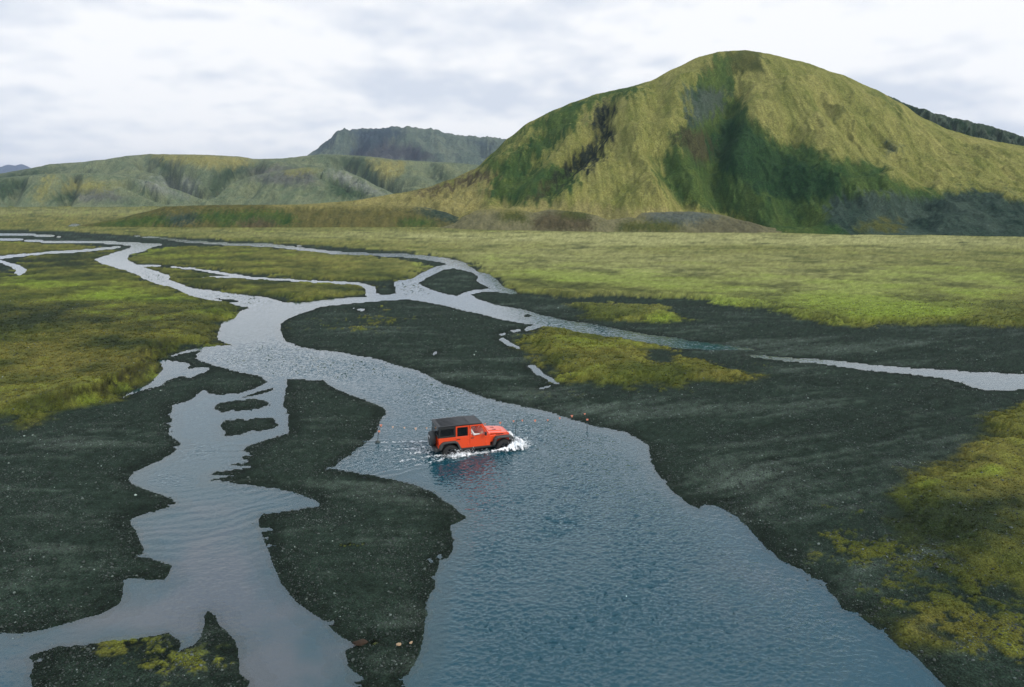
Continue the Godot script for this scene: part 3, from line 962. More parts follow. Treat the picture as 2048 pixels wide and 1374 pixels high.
	# the rocky ridge behind its right shoulder
	build_hill("hill", {
		"seed": 230, "size": 90.0, "from": 1690.0, "to": 2560.0, "step": 2.5, "rows": 90, "palette": [cliff, scree_and_shade],
		"sky": [1690,190, 1750,180, 1790,195, 1805,206, 1830,214, 1870,226, 1920,238, 1960,247, 2000,258, 2048,274, 2200,310, 2560,352],
		"foot": [1690,400, 2048,372, 2560,350], "deep": [1690,60, 2560,60], "rill": [6.0, 12.0], "rough": 9.0, "crest": 3.0, "back": [120.0, 70.0], "profile": 0.9, "cover": []})
	# the low terrace along the plain and the scree banks at the hill's foot
	build_hill("hill", {
		"seed": 240, "size": 26.0, "from": 150.0, "to": 985.0, "step": 2.0, "rows": 70, "palette": [[Vector3(0.07, 0.08, 0.034), Vector3(0.16, 0.145, 0.055)], green, rust, straw, scree_and_shade, deep],
		"sky": [150,453.5, 180,448, 230,439, 290,424, 330,413, 420,410, 600,409, 700,409, 780,410, 850,414, 890,424, 930,440, 985,453],
		"foot": [150,304, 300,300, 500,297, 700,300, 860,302, 985,296], "deep": [150,10, 250,18, 400,20, 700,20, 860,22, 985,10], "rill": [0.45, 6.0], "rill_z": 0.6, "streak": 0.3, "rough": 1.2, "back": [50.0, 2.5], "profile": 0.75,
		"cover": [[1, 1.0, 0, 0, [170,455, 230,440, 300,430, 420,425, 440,440, 330,450, 230,458]], [4, 1.0, 0, 0, [330,430, 390,425, 400,445, 340,450]], [1, 1.0, 0, 0, [420,424, 560,422, 600,440, 560,455, 440,455]], [2, 1.0, 0, 0, [470,442, 540,438, 560,450, 540,460, 480,456]], [3, 1.0, 0, 0, [540,400, 880,400, 880,412, 700,414, 540,415]], [4, 1.0, 0, 0, [820,415, 880,416, 960,448, 900,446, 850,430]], [1, 1.0, 0, 0, [800,440, 860,438, 880,455, 800,456]]]})
	build_hill("hill", {
		"seed": 250, "size": 26.0, "from": 880.0, "to": 1620.0, "step": 2.0, "rows": 70, "palette": [pink, dull, rust, straw, [Vector3(0.08, 0.10, 0.085), Vector3(0.13, 0.15, 0.125)], [Vector3(0.09, 0.09, 0.055), Vector3(0.15, 0.145, 0.085)]],
		"sky": [880,455, 905,449, 930,432, 958,419, 1000,417, 1040,421, 1070,425, 1100,419, 1160,424, 1190,430, 1215,440, 1250,436, 1290,424, 1380,423, 1440,429, 1490,442, 1540,455, 1620,466],
		"foot": [880,290, 1000,276, 1200,264, 1400,258, 1620,254], "deep": [880,8, 960,18, 1100,18, 1215,12, 1300,22, 1440,20, 1620,8], "rill": [0.45, 6.0], "rill_z": 0.6, "streak": 0.3, "rough": 1.2, "back": [40.0, 4.0], "profile": 0.75, "ragged": 0.7,
		"cover": [[2, 1.0, 0, 0, [1066,440, 1090,425, 1130,424, 1180,432, 1180,462, 1064,462]], [1, 1.0, 0, 0, [1000,424, 1050,424, 1060,445, 1000,442]], [4, 1.0, 0, 0, [1290,424, 1400,420, 1440,432, 1410,452, 1300,440]], [1, 1.0, 0, 0, [1240,445, 1300,440, 1360,446, 1365,466, 1230,466]], [5, 1.0, 0, 0, [1400,440, 1520,440, 1540,470, 1400,470]], [3, 1.0, 0, 0, [940,410, 1070,410, 1070,424, 1000,424, 950,424]], [1, 1.0, 0, 0, [1120,416, 1190,425, 1170,440, 1120,432]]]})
	# rolling hills across the plain
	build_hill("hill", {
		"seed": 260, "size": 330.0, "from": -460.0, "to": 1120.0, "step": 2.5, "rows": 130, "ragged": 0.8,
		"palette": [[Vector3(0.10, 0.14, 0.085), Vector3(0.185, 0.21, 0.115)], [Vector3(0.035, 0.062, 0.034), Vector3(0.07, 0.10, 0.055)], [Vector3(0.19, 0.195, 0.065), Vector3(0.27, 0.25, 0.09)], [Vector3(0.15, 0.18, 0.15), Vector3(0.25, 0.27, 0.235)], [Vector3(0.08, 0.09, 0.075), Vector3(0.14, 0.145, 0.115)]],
		"sky": [-460,352, -300,346, -100,352, 0,347, 40,340, 80,333, 100,328, 150,325, 200,320, 260,311, 300,308, 400,309, 480,313, 510,318, 560,317, 610,312, 650,308, 720,311, 800,320, 900,325, 960,330, 1120,342],
		"foot": [-460,880, 400,860, 700,900, 1120,900], "deep": [-460,420, 400,420, 1120,480], "rill": [13.0, 200.0], "rill_z": 0.6, "rough": 14.0, "back": [500.0, 90.0], "profile": 1.1, "streak": 0.3, "knobs": 0.35,
		"carve": [[34.0, 16.0, 290,315, 345,345, 350,365, 410,402], [30.0, 16.0, 510,325, 465,355, 425,398], [34.0, 16.0, 685,318, 735,350, 800,388], [16.0, 14.0, 660,350, 700,375, 730,392], [12.0, 14.0, 860,338, 900,362], [14.0, 14.0, 160,360, 130,400], [12.0, 12.0, 40,350, 20,400], [-12.0, 40.0, 440,330, 300,390]],
		"cover": [[2, 1.0, 0, 0, [290,306, 420,308, 510,318, 500,330, 440,336, 370,328, 320,322]], [1, 1.0, 0, 0, [285,316, 330,322, 348,345, 348,362, 330,350, 310,328]], [3, 1.0, 0, 0, [300,352, 330,358, 380,385, 410,402, 370,390, 330,370]], [3, 1.0, 0, 0, [365,355, 385,360, 388,385, 372,378]], [1, 1.0, 0, 0, [420,345, 500,330, 520,345, 460,362, 430,398, 412,396]], [4, 1.0, 0, 0, [490,345, 560,330, 640,345, 640,370, 560,362]], [1, 1.0, 0, 0, [660,316, 730,314, 758,335, 750,355, 790,380, 790,392, 750,380, 700,345]], [2, 1.0, 0, 0, [740,316, 820,325, 800,345, 770,362, 752,340]], [1, 1.0, 0, 0, [860,340, 905,345, 905,358, 870,352]], [3, 1.0, 0, 0, [640,340, 690,350, 750,380, 700,368]], [1, 1.0, 0, 0, [640,372, 690,368, 735,392, 700,400, 650,385]], [2, 1.0, 0, 0, [60,395, 100,345, 108,345, 85,400]], [2, 1.0, 0, 0, [120,375, 170,362, 240,368, 170,380]], [1, 1.0, 0, 0, [80,400, 130,385, 165,390, 150,405]], [1, 1.0, 0, 0, [0,350, 80,338, 130,335, 120,345, 60,360, 20,390, -60,400, -200,380]]]})  # dark outlines along the gullies paint the shade on their walls
	# rounded spurs in front of them
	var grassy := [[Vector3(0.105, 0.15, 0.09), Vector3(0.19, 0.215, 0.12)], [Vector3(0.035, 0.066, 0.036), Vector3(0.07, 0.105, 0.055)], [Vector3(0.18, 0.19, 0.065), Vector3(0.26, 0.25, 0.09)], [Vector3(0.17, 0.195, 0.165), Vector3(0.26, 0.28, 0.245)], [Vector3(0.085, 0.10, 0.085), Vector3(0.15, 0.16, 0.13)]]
	build_hill("hill", {
		"seed": 290, "size": 200.0, "from": 395.0, "to": 850.0, "step": 2.5, "rows": 90, "ragged": 0.8, "palette": grassy, "streak": 0.3, "knobs": 0.35,
		"sky": [395,408, 430,395, 465,366, 510,350, 560,341, 610,335, 650,334, 690,341, 720,354, 760,375, 800,393, 850,406],
		"foot": [395,800, 620,720, 850,800], "deep": [395,60, 500,190, 620,240, 720,200, 850,60], "rill": [9.0, 90.0], "rill_z": 0.6, "rough": 8.0, "back": [150.0, 35.0], "profile": 1.0,
		"carve": [[14.0, 10.0, 640,340, 690,362, 735,390], [10.0, 12.0, 520,352, 500,380]],
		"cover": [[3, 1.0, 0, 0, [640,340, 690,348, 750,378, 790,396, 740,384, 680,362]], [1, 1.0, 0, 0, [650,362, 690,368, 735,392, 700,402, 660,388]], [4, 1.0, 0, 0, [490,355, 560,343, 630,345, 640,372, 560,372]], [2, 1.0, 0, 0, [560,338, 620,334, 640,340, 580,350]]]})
	build_hill("hill", {
		"seed": 295, "size": 200.0, "from": -460.0, "to": 450.0, "step": 2.5, "rows": 90, "ragged": 0.8, "palette": grassy, "streak": 0.3, "knobs": 0.35,
		"sky": [-460,378, -200,366, -40,360, 40,352, 100,347, 170,346, 240,351, 300,362, 350,378, 400,397, 450,408],
		"foot": [-460,760, 0,730, 250,730, 450,800], "deep": [-460,160, 100,220, 250,200, 380,90, 450,50], "rill": [10.0, 90.0], "rill_z": 0.6, "rough": 8.0, "back": [150.0, 35.0], "profile": 1.0,
		"carve": [[14.0, 12.0, 150,350, 130,402], [12.0, 12.0, 40,356, 20,402], [10.0, 10.0, 250,360, 330,395]],
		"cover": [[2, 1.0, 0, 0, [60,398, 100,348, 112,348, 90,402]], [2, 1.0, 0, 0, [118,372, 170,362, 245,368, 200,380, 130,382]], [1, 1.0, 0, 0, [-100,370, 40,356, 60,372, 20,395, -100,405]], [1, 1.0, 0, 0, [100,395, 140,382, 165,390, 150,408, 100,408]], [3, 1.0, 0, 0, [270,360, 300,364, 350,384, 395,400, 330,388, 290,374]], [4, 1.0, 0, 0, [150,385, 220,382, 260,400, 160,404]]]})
	# mountain behind them
	build_hill("mountain", {
		"seed": 270, "size": 800.0, "from": 540.0, "to": 1240.0, "step": 2.0, "rows": 130, "ragged": 0.7,
		"palette": [[Vector3(0.065, 0.10, 0.075), Vector3(0.135, 0.165, 0.11)], [Vector3(0.02, 0.036, 0.042), Vector3(0.045, 0.07, 0.075)], [Vector3(0.035, 0.038, 0.04), Vector3(0.075, 0.08, 0.075)]],
		"sky": [540,335, 600,318, 625,304, 655,280, 676,262, 688,257, 700,260, 740,256, 770,257, 788,252, 806,255, 816,252, 830,256, 862,257, 890,265, 930,272, 980,274, 1010,278, 1080,300, 1240,325],
		"foot": [540,2050, 1240,2050], "deep": [540,700, 1240,700], "rill": [26.0, 210.0], "rill_z": 0.35, "rough": 22.0, "crest": 3.0, "streak": 0.6, "knobs": 0.5, "back": [700.0, 160.0], "profile": 1.25,
		"carve": [[55.0, 16.0, 720,262, 712,290, 705,315], [40.0, 12.0, 790,262, 745,300], [-25.0, 14.0, 820,285, 850,320], [35.0, 14.0, 940,280, 980,300]],
		"cover": [[1, 1.0, 0, 0, [690,258, 790,254, 810,262, 770,285, 730,305, 700,310, 720,285]], [2, 1.0, 0, 0, [700,312, 740,300, 780,280, 800,295, 830,290, 860,310, 880,322, 700,320]], [1, 1.0, 0, 0, [625,308, 655,278, 680,260, 660,290, 640,310]], [1, 1.0, 0, 0, [925,275, 970,285, 990,300, 960,292]]]})
	# far range, its haze put into the colour as blue
	build_hill("mountain", {
		"seed": 280, "size": 2500.0, "from": -470.0, "to": 240.0, "step": 3.0, "rows": 50,
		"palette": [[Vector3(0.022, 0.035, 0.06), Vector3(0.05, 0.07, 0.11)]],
		"sky": [-470,352, -300,346, -100,342, -20,337, 0,334, 15,329, 30,331, 43,328, 66,337, 95,345, 150,352, 240,360],
		"foot": [-470,6500, 240,6500], "deep": [-470,1500, 240,1500], "rill": [40.0, 500.0], "rough": 50.0, "back": [1500.0, 200.0], "profile": 1.2})
	print("hills ", Time.get_ticks_msec())

# ---------------------------------------------------------------- mesh building
func tool() -> SurfaceTool:
	var st := SurfaceTool.new()
	st.begin(Mesh.PRIMITIVE_TRIANGLES)
	return st

func tri(st: SurfaceTool, a: Vector3, b: Vector3, c: Vector3, out: Vector3) -> void:
	var n := (c - a).cross(b - a)
	if n.length_squared() < 1e-14: return
	if n.dot(out) < 0.0:
		var t := b
		b = c
		c = t
		n = -n
	n = n.normalized()
	for p: Vector3 in [a, b, c]:
		st.set_normal(n)
		st.add_vertex(p)

func quad(st: SurfaceTool, a: Vector3, b: Vector3, c: Vector3, d: Vector3, out: Vector3) -> void:
	tri(st, a, b, c, out)
	tri(st, a, c, d, out)

# an outline in x, y pushed along z from z0 to z1, its end edges chamfered; bend moves every point afterwards
func prism(st: SurfaceTool, pts: Array, z0: float, z1: float, bevel := 0.0, bend = null) -> void:
	var p := PackedVector2Array()
	for k in pts.size() / 2: p.append(Vector2(pts[k * 2], pts[k * 2 + 1]))
	if not Geometry2D.is_polygon_clockwise(p): p.reverse()
	var n := p.size()
	var inner := PackedVector2Array()
	var en := PackedVector2Array()
	for k in n:
		var e := (p[(k + 1) % n] - p[k]).normalized()
		en.append(Vector2(-e.y, e.x))
	for k in n:
		var a := en[(k + n - 1) % n]
		var m := a + en[k]
		m /= maxf(0.35, m.length_squared() * 0.5)
		inner.append(p[k] - m * bevel)
	var f := func(v: Vector2, z: float) -> Vector3:
		var q := Vector3(v.x, v.y, z)
		return bend.call(q) if bend != null else q
	for k in n:
		var l := (k + 1) % n
		var o := Vector3(en[k].x, en[k].y, 0)
		quad(st, f.call(p[k], z0 + bevel), f.call(p[l], z0 + bevel), f.call(p[l], z1 - bevel), f.call(p[k], z1 - bevel), o)
		if bevel > 0.0:
			quad(st, f.call(p[k], z1 - bevel), f.call(p[l], z1 - bevel), f.call(inner[l], z1), f.call(inner[k], z1), o + Vector3.BACK)
			quad(st, f.call(p[k], z0 + bevel), f.call(p[l], z0 + bevel), f.call(inner[l], z0), f.call(inner[k], z0), o + Vector3.FORWARD)
	var ids := Geometry2D.triangulate_polygon(inner)
	for k in range(0, ids.size(), 3):
		tri(st, f.call(inner[ids[k]], z1), f.call(inner[ids[k + 1]], z1), f.call(inner[ids[k + 2]], z1), Vector3.BACK)
		tri(st, f.call(inner[ids[k]], z0), f.call(inner[ids[k + 1]], z0), f.call(inner[ids[k + 2]], z0), Vector3.FORWARD)

func box(st: SurfaceTool, at: Vector3, size: Vector3, bevel := 0.01) -> void:
	var h := size * 0.5
	var b := minf(bevel, minf(h.x, minf(h.y, h.z)) * 0.6)
	prism(st, [at.x - h.x + b, at.y - h.y, at.x + h.x - b, at.y - h.y, at.x + h.x, at.y - h.y + b, at.x + h.x, at.y + h.y - b, at.x + h.x - b, at.y + h.y, at.x - h.x + b, at.y + h.y, at.x - h.x, at.y + h.y - b, at.x - h.x, at.y - h.y + b], at.z - h.z, at.z + h.z, b)

# a profile of (radius, along) turned about an axis
func lathe(st: SurfaceTool, prof: Array, segs: int, frame: Transform3D) -> void:
	var n := prof.size() / 2
	for k in n - 1:
		var a := Vector2(prof[k * 2], prof[k * 2 + 1])
		var b := Vector2(prof[k * 2 + 2], prof[k * 2 + 3])
		var nd := Vector2(b.y - a.y, -(b.x - a.x)).normalized()
		for s in segs:
			var t0 := TAU * s / segs
			var t1 := TAU * (s + 1) / segs
			var pts: Array[Vector3] = []
			var nor: Array[Vector3] = []
			for q: Array in [[a, t0], [b, t0], [b, t1], [a, t1]]:
				pts.append(frame * Vector3(cos(q[1]) * q[0].x, sin(q[1]) * q[0].x, q[0].y))
				nor.append((frame.basis * Vector3(cos(q[1]) * nd.x, sin(q[1]) * nd.x, nd.y)).normalized())
			for ids: Array in [[0, 1, 2], [0, 2, 3]]:
				var g := (pts[ids[2]] - pts[ids[0]]).cross(pts[ids[1]] - pts[ids[0]])
				if g.length_squared() < 1e-14: continue
				var o: Array = ids if g.dot(nor[0]) > 0.0 else [ids[0], ids[2], ids[1]]
				for i: int in o:
					st.set_normal(nor[i])
					st.add_vertex(pts[i])

func tube(st: SurfaceTool, pts: Array, radii: Array, segs := 8) -> void:
	var n := pts.size()
	var rings := []
	for k in n:
		var d: Vector3 = (pts[mini(k + 1, n - 1)] - pts[maxi(k - 1, 0)]).normalized()
		var s := d.cross(Vector3.UP if absf(d.y) < 0.9 else Vector3.RIGHT).normalized()
		var t := s.cross(d)
		var ring := []
		for i in segs:
			var a := TAU * i / segs
			ring.append(s * cos(a) + t * sin(a))
		rings.append(ring)
	for k in n - 1:
		var r0: float = radii[mini(k, radii.size() - 1)]
		var r1: float = radii[mini(k + 1, radii.size() - 1)]
		for i in segs:
			var j := (i + 1) % segs
			var ps: Array[Vector3] = [pts[k] + rings[k][i] * r0, pts[k + 1] + rings[k + 1][i] * r1, pts[k + 1] + rings[k + 1][j] * r1, pts[k] + rings[k][j] * r0]
			var ns: Array[Vector3] = [rings[k][i], rings[k + 1][i], rings[k + 1][j], rings[k][j]]
			for ids: Array in [[0, 1, 2], [0, 2, 3]]:
				var g := (ps[ids[2]] - ps[ids[0]]).cross(ps[ids[1]] - ps[ids[0]])
				if g.length_squared() < 1e-14: continue
				var o: Array = ids if g.dot(ns[0]) > 0.0 else [ids[0], ids[2], ids[1]]
				for q: int in o:
					st.set_normal(ns[q])
					st.add_vertex(ps[q])
	for e in [0, n - 1]:
		var out: Vector3 = (pts[0] - pts[1]) if e == 0 else (pts[n - 1] - pts[n - 2])
		var r: float = radii[mini(e, radii.size() - 1)]
		for i in segs:
			tri(st, pts[e], pts[e] + rings[e][i] * r, pts[e] + rings[e][(i + 1) % segs] * r, out)

func part(st: SurfaceTool, called: String, m: Material, parent: Node, label := "") -> MeshInstance3D:
	var o := put(called, st.commit(), m, parent)
	if label: o.set_meta("label", label)
	return o

# a body as the surface of a field: bones are [a, b, ra, rb, colour]; surface nets on a grid of cells
func skin(v_out: PackedVector3Array, n_out: PackedVector3Array, c_out: PackedColorArray, i_out: PackedInt32Array, bones: Array, cell: float, blend: float) -> void:
	var lo := Vector3.ONE * 1e9
	var hi := -lo
	for b: Array in bones:
		var r: float = maxf(b[2], b[3]) + blend + cell * 2.0
		lo = lo.min(b[0].min(b[1]) - Vector3.ONE * r)
		hi = hi.max(b[0].max(b[1]) + Vector3.ONE * r)
	var dim := Vector3i(((hi - lo) / cell).ceil()) + Vector3i.ONE
	var f := PackedFloat32Array()
	f.resize(dim.x * dim.y * dim.z)
	f.fill(1.0)
	# smooth minimum as a sum of exponentials, touched only near each bone
	var acc := PackedFloat32Array()
	acc.resize(f.size())
	for b: Array in bones:
		var pa: Vector3 = b[0]
		var pb: Vector3 = b[1]
		var ra: float = b[2]
		var rb: float = b[3]
		var r: float = maxf(ra, rb) + blend * 3.0 + cell * 2.0
		var a := Vector3i((pa.min(pb) - Vector3.ONE * r - lo) / cell).clamp(Vector3i.ZERO, dim - Vector3i.ONE)
		var e := Vector3i((pa.max(pb) + Vector3.ONE * r - lo) / cell).clamp(Vector3i.ZERO, dim - Vector3i.ONE)
		var ab := pb - pa
		var l2 := maxf(ab.length_squared(), 1e-9)
		for z in range(a.z, e.z + 1):
			for y in range(a.y, e.y + 1):
				for x in range(a.x, e.x + 1):
					var p := lo + Vector3(x, y, z) * cell
					var t := clampf((p - pa).dot(ab) / l2, 0.0, 1.0)
					var d := p.distance_to(pa + ab * t) - lerpf(ra, rb, t)
					acc[(z * dim.y + y) * dim.x + x] += exp(-d / blend * 1.6)
	for k in f.size():
		if acc[k] > 0.0: f[k] = -log(acc[k]) * blend / 1.6
	var id := {}
	var first := v_out.size()
	var sx := 1
	var sy := dim.x
	var sz := dim.x * dim.y
	for z in dim.z - 1:
		for y in dim.y - 1:
			for x in dim.x - 1:
				var k := z * sz + y * sy + x
				var inside := 0
				for o: int in [0, sx, sy, sx + sy, sz, sx + sz, sy + sz, sx + sy + sz]:
					if f[k + o] < 0.0: inside += 1
				if inside == 0 or inside == 8: continue
				var sum := Vector3.ZERO
				var cnt := 0
				for ed: Array in [[0, sx], [sy, sx + sy], [sz, sx + sz], [sy + sz, sx + sy + sz], [0, sy], [sx, sx + sy], [sz, sy + sz], [sx + sz, sx + sy + sz], [0, sz], [sx, sx + sz], [sy, sy + sz], [sx + sy, sx + sy + sz]]:
					var fa := f[k + ed[0]]
					var fb := f[k + ed[1]]
					if (fa < 0.0) != (fb < 0.0):
						var t := fa / (fa - fb)
						var qa := Vector3(1 if ed[0] % sy == sx else 0, 1 if (ed[0] % sz) / sy == 1 else 0, 1 if ed[0] >= sz else 0)
						var qb := Vector3(1 if ed[1] % sy == sx else 0, 1 if (ed[1] % sz) / sy == 1 else 0, 1 if ed[1] >= sz else 0)
						sum += qa.lerp(qb, t)
						cnt += 1
				var p := lo + (Vector3(x, y, z) + sum / cnt) * cell
				id[k] = v_out.size()
				v_out.append(p)
				n_out.append(Vector3(f[k + sx] - f[k], f[k + sy] - f[k], f[k + sz] - f[k]).normalized())
				var best := 1e9
				var col := Color.WHITE
				for b: Array in bones:
					var d: float = p.distance_to(Geometry3D.get_closest_point_to_segment(p, b[0], b[1])) - (b[2] + b[3]) * 0.5
					if d < best:
						best = d
						col = b[4]
				c_out.append(col)
	for k: int in id:
		for ax in 3:
			var s: int = [sx, sy, sz][ax]
			var s1: int = [sy, sz, sx][ax]
			var s2: int = [sz, sx, sy][ax]
			if k + s >= f.size(): continue
			if (f[k] < 0.0) == (f[k + s] < 0.0): continue
			if not (id.has(k - s1) and id.has(k - s2) and id.has(k - s1 - s2)): continue
			var q := [id[k], id[k - s1], id[k - s1 - s2], id[k - s2]]
			if f[k] < 0.0: q = [q[0], q[3], q[2], q[1]]
			i_out.append_array([q[0], q[1], q[2], q[0], q[2], q[3]])

# ---------------------------------------------------------------- the off-roader
func build_car() -> void:
	var root := base("off_road_car", jeep_at, jeep_turn)
	tag(root, "orange red four door off-roader with black hardtop fording the river", "car")
	var red := mat(Color(0.80, 0.072, 0.010), 0.28, 0.0, 0.5)
	red.clearcoat_enabled = true
	red.clearcoat = 0.7
	red.clearcoat_roughness = 0.06
	var black := mat(Color(0.018, 0.020, 0.020), 0.42)
	var trim := mat(Color(0.042, 0.048, 0.048), 0.6)
	var rubber := mat(Color(0.02, 0.022, 0.022), 0.85)
	var hard := mat(Color(0.010, 0.013, 0.016), 0.4, 0.0, 0.4)
	var cloth := mat(Color(0.014, 0.014, 0.015), 0.9)
	var steel := mat(Color(0.10, 0.105, 0.11), 0.35, 0.8)
	var silver := mat(Color(0.55, 0.56, 0.57), 0.3, 0.9)
	var white := mat(Color(0.75, 0.75, 0.75), 0.5)
	var lamp := mat(Color(0.25, 0.008, 0.006), 0.15)
	var glass := mat(Color(1, 1, 1), 0.03)
	glass.transparency = BaseMaterial3D.TRANSPARENCY_ALPHA
	glass.albedo_color = Color(0.04, 0.05, 0.05, 0.35)
	var dark_glass := mat(Color(1, 1, 1), 0.03)
	dark_glass.transparency = BaseMaterial3D.TRANSPARENCY_ALPHA
	dark_glass.albedo_color = Color(0.02, 0.025, 0.025, 0.85)
	var st := tool()
	# tub with the rear wheel arch cut in
	var tub := [-2.12, 0.66]
	for k in 9:
		var a := deg_to_rad(160.0 - 140.0 * k / 8.0)
		tub += [-1.5 + 0.53 * cos(a), 0.47 + 0.50 * sin(a)]
	tub += [-0.88, 0.56, 0.74, 0.56, 0.74, 1.235, -2.12, 1.235]
	prism(st, tub, -0.78, 0.78, 0.02)
	var body := part(st, "body", red, root)
	for s in [-1, 1]:
		st = tool()
		box(st, Vector3(-2.125, 0.99, 0.715 * s), Vector3(0.06, 0.22, 0.14), 0.02)
		part(st, "tail_light", lamp, body)
	st = tool()
	box(st, Vector3(-0.35, 0.52, 0), Vector3(3.6, 0.16, 1.0), 0.02)
	box(st, Vector3(0.9, 0.50, 0), Vector3(2.2, 0.14, 0.9), 0.02)
	part(st, "chassis", black, root)
	# bonnet and front clip, narrowing forward
	var taper := func(p: Vector3) -> Vector3:
		return Vector3(p.x, p.y, p.z * lerpf(1.0, 0.84, sat((p.x - 0.65) / 1.2)))
	st = tool()
	prism(st, [0.70, 0.70, 1.80, 0.70, 1.82, 1.00, 1.80, 1.055, 0.74, 1.10], -0.70, 0.70, 0.03, taper)
	part(st, "front_clip", red, root)
	st = tool()
	prism(st, [0.66, 1.115, 1.79, 1.065, 1.81, 1.10, 1.74, 1.15, 1.2, 1.205, 0.66, 1.245], -0.68, 0.68, 0.05, taper)
	prism(st, [0.75, 1.235, 1.55, 1.17, 1.50, 1.20, 1.2, 1.235, 0.80, 1.27], -0.34, 0.34, 0.03)
	var bonnet := part(st, "bonnet", red, root)
	for s in [-1, 1]:
		st = tool()
		box(st, Vector3(1.12, 1.243, 0.20 * s), Vector3(0.22, 0.02, 0.09), 0.005)
		part(st, "vent", black, bonnet)
		var tm := TextMesh.new()
		tm.text = "RUBICON"
		tm.font_size = 16
		tm.pixel_size = 0.0062
		tm.depth = 0.006
		var word := put("lettering", tm, black, bonnet)
		word.position = Vector3(1.33, 1.085, 0.63 * s)
		word.rotation.y = 0.09 * s if s > 0 else PI + 0.09
	# grille
	st = tool()
	box(st, Vector3(1.85, 0.88, 0), Vector3(0.08, 0.44, 1.16), 0.03)
	var grille := part(st, "grille", red, root)
	for k in 7:
		st = tool()
		box(st, Vector3(1.892, 0.89, -0.30 + 0.10 * k), Vector3(0.02, 0.28, 0.055), 0.006)
		part(st, "slot", black, grille)
	for s in [-1, 1]:
		st = tool()
		lathe(st, [0.095, 0.0, 0.09, 0.03, 0.05, 0.045, 0.0, 0.05], 18, Transform3D(Basis(Vector3.UP, PI / 2), Vector3(1.88, 0.93, 0.44 * s)))
		part(st, "headlight", silver, grille)
	# bumpers, rails, plate
	st = tool()
	prism(st, [1.92, 0.55, 2.16, 0.56, 2.18, 0.70, 1.92, 0.74], -0.80, 0.80, 0.04)
	part(st, "bumper", trim, root)
	st = tool()
	prism(st, [-2.32, 0.52, -2.10, 0.50, -2.10, 0.68, -2.30, 0.68], -0.80, 0.80, 0.04)
	var rear := part(st, "bumper", trim, root)
	st = tool()
	box(st, Vector3(-2.335, 0.60, -0.30), Vector3(0.02, 0.13, 0.50), 0.004)
	part(st, "number_plate", white, rear)
	for s in [-1, 1]:
		st = tool()
		box(st, Vector3(-0.02, 0.52, 0.78 * s), Vector3(1.78, 0.10, 0.12), 0.025)
		part(st, "side_rail", black, root)
		# wheel arch flares
		st = tool()
		prism(st, [0.84, 0.58, 0.97, 0.95, 1.10, 1.03, 1.90, 1.02, 2.02, 0.94, 2.00, 0.84, 1.88, 0.93, 1.20, 0.94, 1.09, 0.88, 0.98, 0.58], 0.60 * s if s > 0 else -0.94, 0.94 if s > 0 else -0.60, 0.03)
		part(st, "fender_flare", trim, root)
		st = tool()
		prism(st, [-2.13, 0.62, -2.05, 0.90, -1.92, 1.01, -1.80, 1.04, -1.22, 1.04, -1.08, 0.97, -0.88, 0.58, -1.01, 0.58, -1.16, 0.88, -1.27, 0.945, -1.75, 0.945, -1.87, 0.88, -1.98, 0.62], 0.74 if s > 0 else -0.94, 0.94 if s > 0 else -0.74, 0.03)
		part(st, "fender_flare", trim, root)
		# doors: panel, window frame, pane
		for d in 2:
			var x0: float = [-1.17, -0.41][d]
			var x1: float = [-0.43, 0.55][d]
			st = tool()
			if d == 0:
				prism(st, [-0.98, 0.585, x1, 0.585, x1, 1.235, x0, 1.235, x0, 0.98, -1.10, 0.92], 0.775 if s > 0 else -0.805, 0.805 if s > 0 else -0.775, 0.012)
			else:
				prism(st, [x0, 0.585, x1, 0.585, x1, 1.20, x1 - 0.03, 1.235, x0, 1.235], 0.775 if s > 0 else -0.805, 0.805 if s > 0 else -0.775, 0.012)
			var za := 0.735 if s > 0 else -0.785
			var zb := 0.785 if s > 0 else -0.735
			prism(st, [x0, 1.23, x0 + 0.075, 1.23, x0 + 0.085, 1.80, x0, 1.80], za, zb, 0.012)
			if d == 0:
				prism(st, [x1 - 0.075, 1.23, x1, 1.23, x1, 1.80, x1 - 0.075, 1.80], za, zb, 0.012)
				prism(st, [x0 + 0.06, 1.735, x1 - 0.06, 1.735, x1 - 0.06, 1.80, x0 + 0.06, 1.80], za, zb, 0.010)
			else:
				prism(st, [0.47, 1.23, 0.56, 1.23, 0.27, 1.80, 0.19, 1.80], za, zb, 0.012)
				prism(st, [x0 + 0.06, 1.735, 0.235, 1.735, 0.20, 1.80, x0 + 0.06, 1.80], za, zb, 0.010)
			var door := part(st, "door", red, root)
			st = tool()
			if d == 0: prism(st, [x0 + 0.07, 1.23, x1 - 0.07, 1.23, x1 - 0.07, 1.74, x0 + 0.075, 1.74], 0.755 * s - 0.003, 0.755 * s + 0.003)
			else: prism(st, [x0 + 0.07, 1.23, 0.48, 1.23, 0.23, 1.74, x0 + 0.075, 1.74], 0.745 * s - 0.003, 0.745 * s + 0.003)
			# the front right pane is wound down for the passenger's arm
			if not (d == 1 and s == 1): part(st, "window", dark_glass if d == 0 else glass, door)
			st = tool()
			box(st, Vector3(x0 + 0.14, 1.10, 0.82 * s), Vector3(0.17, 0.045, 0.035), 0.01)
			part(st, "handle", black, door)
			for hy in [0.76, 1.08]:
				st = tool()
				box(st, Vector3(x1 - 0.05, hy, 0.815 * s), Vector3(0.14, 0.06, 0.03), 0.01)
				part(st, "hinge", red, door)
			if d == 1:
				st = tool()
				box(st, Vector3(0.44, 1.245, 0.84 * s), Vector3(0.05, 0.05, 0.10), 0.01)
				box(st, Vector3(0.44, 1.30, 0.95 * s), Vector3(0.09, 0.19, 0.17), 0.03)
				part(st, "mirror", black, door)
	# hardtop: roof, rear quarters with windows, tailgate glass
	st = tool()
